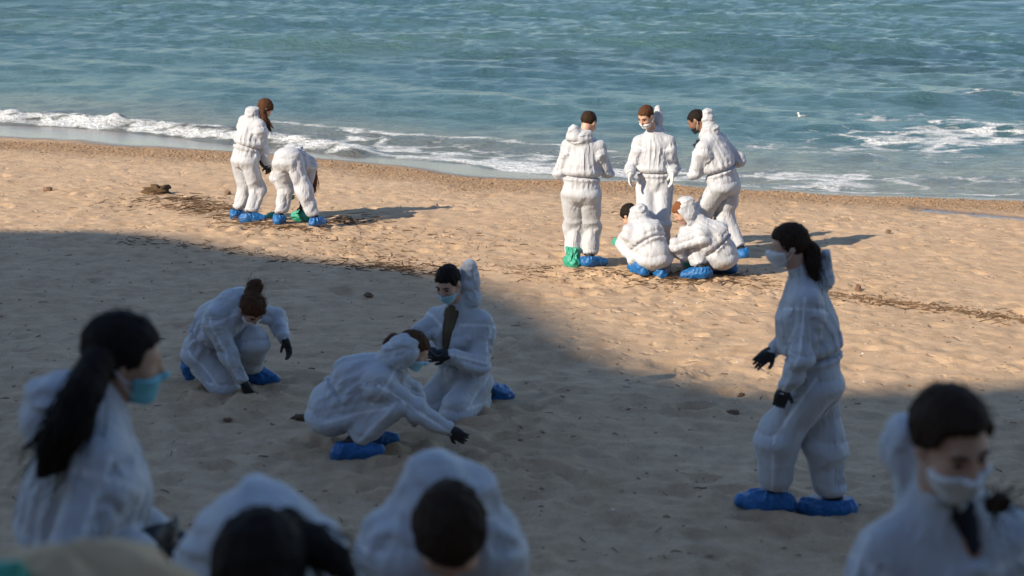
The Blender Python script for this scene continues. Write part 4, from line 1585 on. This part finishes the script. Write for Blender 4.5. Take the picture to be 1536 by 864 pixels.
# ------------------------------------------------------------------ small things on the sand
M['twig'] = mat_simple('dry_twig', (0.115, 0.07, 0.038), 0.9, 0.6, 5.0)
M['pebble'] = mat_simple('shell_and_pebble', (0.27, 0.17, 0.095), 0.85, 0.55, 5.0)
M['weed'] = mat_simple('dried_seaweed', (0.085, 0.052, 0.026), 0.95, 0.4, 25.0, 0.01, 40.0)
M['rock'] = mat_simple('brown_stone', (0.17, 0.105, 0.065), 0.9, 0.35, 20.0, 0.006, 30.0)
M['paleshell'] = mat_simple('pale_shell', (0.62, 0.56, 0.48), 0.7, 0.2, 6.0)
M['gull'] = mat_simple('white_feathers', (0.72, 0.72, 0.71), 0.8, 0.1, 30.0)
M['gull_grey'] = mat_simple('grey_feathers', (0.22, 0.23, 0.25), 0.8, 0.15, 30.0)
M['beak'] = mat_simple('yellow_beak', (0.55, 0.33, 0.05), 0.5, 0.1, 30.0)


def twig_geo(V_, F_, x, y, L, th, r, lift=0.0, rg=rng):
    z = sand_z(x, y)
    pts = []
    bend = rg.normal(0, 0.35)
    tilt = rg.normal(0, 0.10)
    for j in range(4):
        t_ = j / 3 - 0.5
        a = th + bend * t_
        pts.append(v3(x + math.cos(a) * L * t_, y + math.sin(a) * L * t_, z + r * 0.6 + lift + tilt * L * t_ + rg.normal(0, r * 0.6)))
    b0 = len(V_)
    sd_ = v3(-math.sin(th), math.cos(th), 0)
    for j, q in enumerate(pts):
        rr = r * (1.0, 0.95, 0.8, 0.45)[j]
        V_.extend([q + sd_ * rr, q + v3(0, 0, rr), q - sd_ * rr, q - v3(0, 0, rr)])
    for j in range(3):
        for a in range(4):
            F_.append((b0 + j * 4 + a, b0 + j * 4 + (a + 1) % 4, b0 + j * 4 + 4 + (a + 1) % 4, b0 + j * 4 + 4 + a))
    F_.append((b0, b0 + 1, b0 + 2, b0 + 3))
    F_.append((b0 + 15, b0 + 14, b0 + 13, b0 + 12))


_oct = np.array([[1, 0, 0], [-1, 0, 0], [0, 1, 0], [0, -1, 0], [0, 0, 1], [0, 0, -1]], float)
_octf = [(0, 2, 4), (2, 1, 4), (1, 3, 4), (3, 0, 4), (2, 0, 5), (1, 2, 5), (3, 1, 5), (0, 3, 5)]


def chip_geo(V_, F_, x, y, r, rg=rng):
    z = sand_z(x, y)
    b0 = len(V_)
    th = rg.uniform(0, 6.28)
    c, s_ = math.cos(th), math.sin(th)
    sc = r * rg.uniform(0.6, 1.3, 3) * v3(1.2, 0.9, 0.55)
    for q in _oct * sc * rg.uniform(0.75, 1.25, (6, 1)):
        V_.append(v3(x + q[0] * c - q[1] * s_, y + q[0] * s_ + q[1] * c, z + r * 0.12 + q[2]))
    F_.extend([tuple(b0 + i for i in t_) for t_ in _octf])


LINES = [[(150, 303), (260, 306), (330, 322), (430, 345), (520, 372), (620, 392), (700, 408)],
         [(180, 362), (300, 372), (420, 388), (540, 398), (640, 404)],
         [(760, 405), (860, 412), (960, 420), (1080, 420), (1160, 425)],
         [(1230, 437), (1320, 450), (1400, 462), (1470, 472), (1560, 482)],
         [(460, 345), (560, 352), (700, 360), (850, 378)], [(850, 315), (990, 330), (1180, 345)]]


def along(line, n, spread):
    P_ = np.array([on_plane(*q) for q in line])
    for _ in range(n):
        t_ = rng.random() * (len(P_) - 1)
        k = int(t_)
        q = P_[k] + (P_[min(k + 1, len(P_) - 1)] - P_[k]) * (t_ - k)
        d_ = unit(P_[min(k + 1, len(P_) - 1)] - P_[k])
        yield q[0] + rng.normal() * spread * 0.6, q[1] + rng.normal() * spread, math.atan2(d_[1], d_[0])


V_, F_ = [], []
for ln, n_, sp_ in zip(LINES, (420, 260, 420, 520, 120, 60), (0.38, 0.16, 0.30, 0.16, 0.45, 0.4)):
    for x, y_, th in along(ln, n_, sp_):
        twig_geo(V_, F_, x, y_, rng.uniform(0.03, 0.17), th + rng.normal() * 0.7, rng.uniform(0.002, 0.0065))
for _ in range(500):
    y_ = rng.uniform(8, 24)
    x = (rng.random() - 0.5) * 2 * 0.36 * y_
    twig_geo(V_, F_, x, y_, rng.uniform(0.02, 0.09), rng.uniform(0, 6.28), rng.uniform(0.002, 0.005))
HEAPS = [([(255, 300), (285, 303), (310, 308), (335, 316), (300, 312), (380, 338), (440, 342), (340, 326)], 300, 0.26, 0.05), ([(500, 333), (525, 333), (548, 334)], 60, 0.16, 0.06),
         ([(1020, 418), (1060, 420), (940, 412), (985, 424)], 90, 0.25, 0.02), ([(590, 405), (560, 400), (640, 410)], 60, 0.25, 0.02)]
for pts, n_, r_, hmax in HEAPS:
    P_ = np.array([on_plane(*q) for q in pts])
    for _ in range(n_):
        c = P_[rng.integers(len(P_))]
        twig_geo(V_, F_, c[0] + rng.normal() * r_, c[1] + rng.normal() * r_ * 0.8, rng.uniform(0.06, 0.30), rng.normal() * 0.7, rng.uniform(0.003, 0.008), lift=abs(rng.normal()) * hmax * 0.6)
o = mesh_obj('twig_litter', V_, F_, M['twig'], smooth=False)
o['kind'] = 'stuff'
V_, F_ = [], []
for ln, n_, sp_ in zip(LINES, (200, 100, 300, 200, 100, 80), (0.5, 0.25, 0.5, 0.3, 0.6, 0.6)):
    for x, y_, th in along(ln, n_, sp_):
        chip_geo(V_, F_, x, y_, rng.uniform(0.006, 0.022))
for _ in range(2400):
    y_ = rng.uniform(8, 25)
    x = (rng.random() - 0.5) * 2 * 0.36 * y_
    chip_geo(V_, F_, x, y_, 0.005 + 0.016 * rng.random() ** 3)
for _ in range(5200):
    x = rng.uniform(-12, 10)
    y_ = float(y_crest(np.array(x))) - abs(rng.normal()) * 0.75 + 0.25
    chip_geo(V_, F_, x, y_, 0.010 + 0.028 * rng.random() ** 2.5)
o = mesh_obj('pebbles', V_, F_, M['pebble'], smooth=False)
o['kind'] = 'stuff'
V_, F_ = [], []
for _ in range(170):
    y_ = rng.uniform(8, 22)
    x = (rng.random() - 0.5) * 2 * 0.36 * y_
    chip_geo(V_, F_, x, y_, rng.uniform(0.006, 0.016))
o = mesh_obj('shell_fragments', V_, F_, M['paleshell'], smooth=False)
o['kind'] = 'stuff'


def lump(name, px, py, size, mat, label, cat, seed=1, rough=0.3, sink=0.25, group=None, fr=1.5):
    q = on_plane(px, py)
    x, y_ = q[0], q[1]
    z = sand_z(x, y_)
    nu, nv = 22, 12
    V_ = []
    for i in range(nv + 1):
        ph = math.pi * i / nv
        for j in range(nu):
            th = 2 * math.pi * j / nu
            V_.append((math.sin(ph) * math.cos(th), math.sin(ph) * math.sin(th), math.cos(ph)))
    V_ = np.array(V_)
    d = 1 + rough * perlin(V_ * fr + seed * 3.1, seed) * 1.6 + rough * 0.7 * perlin(V_ * fr * 3.1 + seed, seed + 1)
    V_ = V_ * d[:, None] * np.array(size) * 0.5
    V_[:, 2] += size[2] * (0.5 - sink)
    F_ = [(i * nu + j, (i + 1) * nu + j, (i + 1) * nu + (j + 1) % nu, i * nu + (j + 1) % nu) for i in range(nv) for j in range(nu)]
    o = mesh_obj(name, V_, F_, mat)
    o.location = (x, y_, z)
    return tag(o, label, cat, group)


lump('seaweed_clump', 236, 290, (0.36, 0.20, 0.14), M['weed'], 'low brown clump of dried seaweed above the litter of twigs', 'seaweed', 2, 0.55, 0.2, None, 2.5)
lump('stone', 72, 288, (0.13, 0.10, 0.09), M['rock'], 'lone brown stone on open sunlit sand short of the breaking wave', 'stone', 3)
lump('stone', 342, 291, (0.10, 0.09, 0.08), M['rock'], 'brown stone beside the standing woman with the brown ponytail', 'stone', 4)
lump('stone', 451, 630, (0.14, 0.10, 0.05), M['weed'], 'dark flat lump on shaded sand behind the squatting woman', 'stone', 5, 0.45)
lump('stone', 341, 627, (0.07, 0.05, 0.03), M['rock'], 'small dark stone on shaded sand near the kneeling woman', 'stone', 6, 0.45)
lump('stone', 1112, 592, (0.05, 0.04, 0.035), M['rock'], 'small dark stone on sand behind the walking woman\'s hand', 'stone', 7, 0.45)
lump('stone', 553, 446, (0.08, 0.06, 0.05), M['rock'], 'dark rounded stone on shaded sand behind the kneeling man', 'stone', 8, 0.45)
lump('stone', 1287, 434, (0.06, 0.05, 0.10), M['rock'], 'upright dark stone by the line of driftwood', 'stone', 9, 0.4)
lump('stone', 1332, 350, (0.07, 0.05, 0.07), M['rock'], 'brown stone at the tip of the bearded man\'s shadow', 'stone', 10, 0.4)
lump('stone', 1100, 617, (0.09, 0.06, 0.04), M['rock'], 'dark stone on shaded sand in front of the walking woman', 'stone', 11, 0.4)


def crumpled_bag(px, py, size, label, seed, z0=None, Yf=None):
    q = on_plane(px, py) if Yf is None else atY(px, py, Yf)
    x, y_ = q[0], q[1]
    z = sand_z(x, y_) if z0 is None else z0
    c = v3(0, 0, size[2] * 0.4)

    def f(p):
        d = d_ell(p, c, np.array(size) * 0.5)
        d = smin(d, d_cone(p, c, c + v3(size[0] * 0.3, 0, size[2] * 0.55), size[2] * 0.22, size[2] * 0.12)[0], 0.03)
        d = d + 0.035 * crumple(p, seed, 0.10) + 0.015 * crumple(p, seed + 3, 0.045)
        return np.maximum(d, -p[:, 2] - 0.01)
    v_, f_ = sdf_mesh(f, c - np.array(size) * 0.8 - 0.05, c + np.array(size) * 0.8 + 0.05, 0.008, 0.04)
    o = mesh_obj('plastic_bag', v_, f_, M['green'])
    o.location = (x, y_, z)
    return tag(o, label, 'bag')


crumpled_bag(452, 331, (0.26, 0.20, 0.17), 'crumpled green plastic bag between the bending person\'s feet', 5)
crumpled_bag(407, 329, (0.12, 0.12, 0.13), 'small green plastic bag between the standing woman and the bending person', 9)

# boulder in the near corner
bc = atY(95, 940, 2.35)
gz = sand_z(bc[0], bc[1])
nu, nv = 64, 40
V_ = []
for i in range(nv + 1):
    ph = math.pi * i / nv
    for j in range(nu):
        th = 2 * math.pi * j / nu
        V_.append((math.sin(ph) * math.cos(th), math.sin(ph) * math.sin(th), math.cos(ph)))
V_ = np.array(V_)
d = 1 + 0.10 * perlin(V_ * 1.4 + 4.2, 5) + 0.05 * perlin(V_ * 4 + 1.2, 6) + 0.02 * perlin(V_ * 11, 7)
top_z = atY(95, 850, 2.35)[2]
hz = (top_z - gz) / 2 + 0.15
V_ = np.sign(V_) * np.abs(V_) ** 0.85 * d[:, None] * np.array([0.40, 0.30, hz])
F_ = [(i * nu + j, (i + 1) * nu + j, (i + 1) * nu + (j + 1) % nu, i * nu + (j + 1) % nu) for i in range(nv) for j in range(nu)]
bo = mesh_obj('boulder', V_, F_, mat_simple('sandy_rock', (0.52, 0.36, 0.21), 0.95, 0.2, 9.0, 0.02, 14.0))
bo.location = (bc[0], bc[1], top_z - hz)
tag(bo, 'rounded sandstone boulder beside the woman with the long black ponytail', 'boulder')
crumpled_bag(-6, 842, (0.10, 0.10, 0.09), 'green plastic bag lying on top of the sandstone boulder', 14, top_z - 0.05, 2.28)

# gull resting on the water
gq = on_level(1203, 178, ZSEA)
gx, gy = gq[0], gq[1]
gr = thing('gull', 'small white gull floating on the water beyond the bearded man', 'bird', (gx, gy, ZSEA + 0.02))
gr.scale = (0.48, 0.48, 0.48)


def gull_part(name, f, lo, hi, mat):
    v_, f_ = sdf_mesh(f, np.array(lo, float), np.array(hi, float), 0.012, 0.02)
    return mesh_obj(name, v_, f_, mat, gr)


def f_gb(p):
    d = d_ell(p, v3(0, 0, 0.05), (0.19, 0.075, 0.07))
    d = smin(d, d_cone(p, v3(-0.13, 0, 0.08), v3(-0.17, 0, 0.19), 0.045, 0.032)[0], 0.05)
    d = smin(d, d_ell(p, v3(-0.18, 0, 0.215), (0.05, 0.038, 0.038)), 0.03)
    return smin(d, d_cone(p, v3(0.12, 0, 0.07), v3(0.27, 0, 0.10), 0.04, 0.012)[0], 0.04)


gull_part('body', f_gb, (-0.3, -0.12, -0.06), (0.32, 0.12, 0.3), M['gull'])
for e in (-1, 1):
    gull_part('wing', lambda p: smin(d_ell(p, v3(0.04, e * 0.065, 0.085), (0.15, 0.022, 0.045)), d_cone(p, v3(0.1, e * 0.05, 0.09), v3(0.29, e * 0.02, 0.115), 0.022, 0.008)[0], 0.03),
              (-0.18, -0.14, 0.0), (0.34, 0.14, 0.18), M['gull_grey'])
gull_part('beak', lambda p: d_cone(p, v3(-0.21, 0, 0.212), v3(-0.275, 0, 0.198), 0.016, 0.008)[0], (-0.32, -0.05, 0.15), (-0.17, 0.05, 0.25), M['beak'])
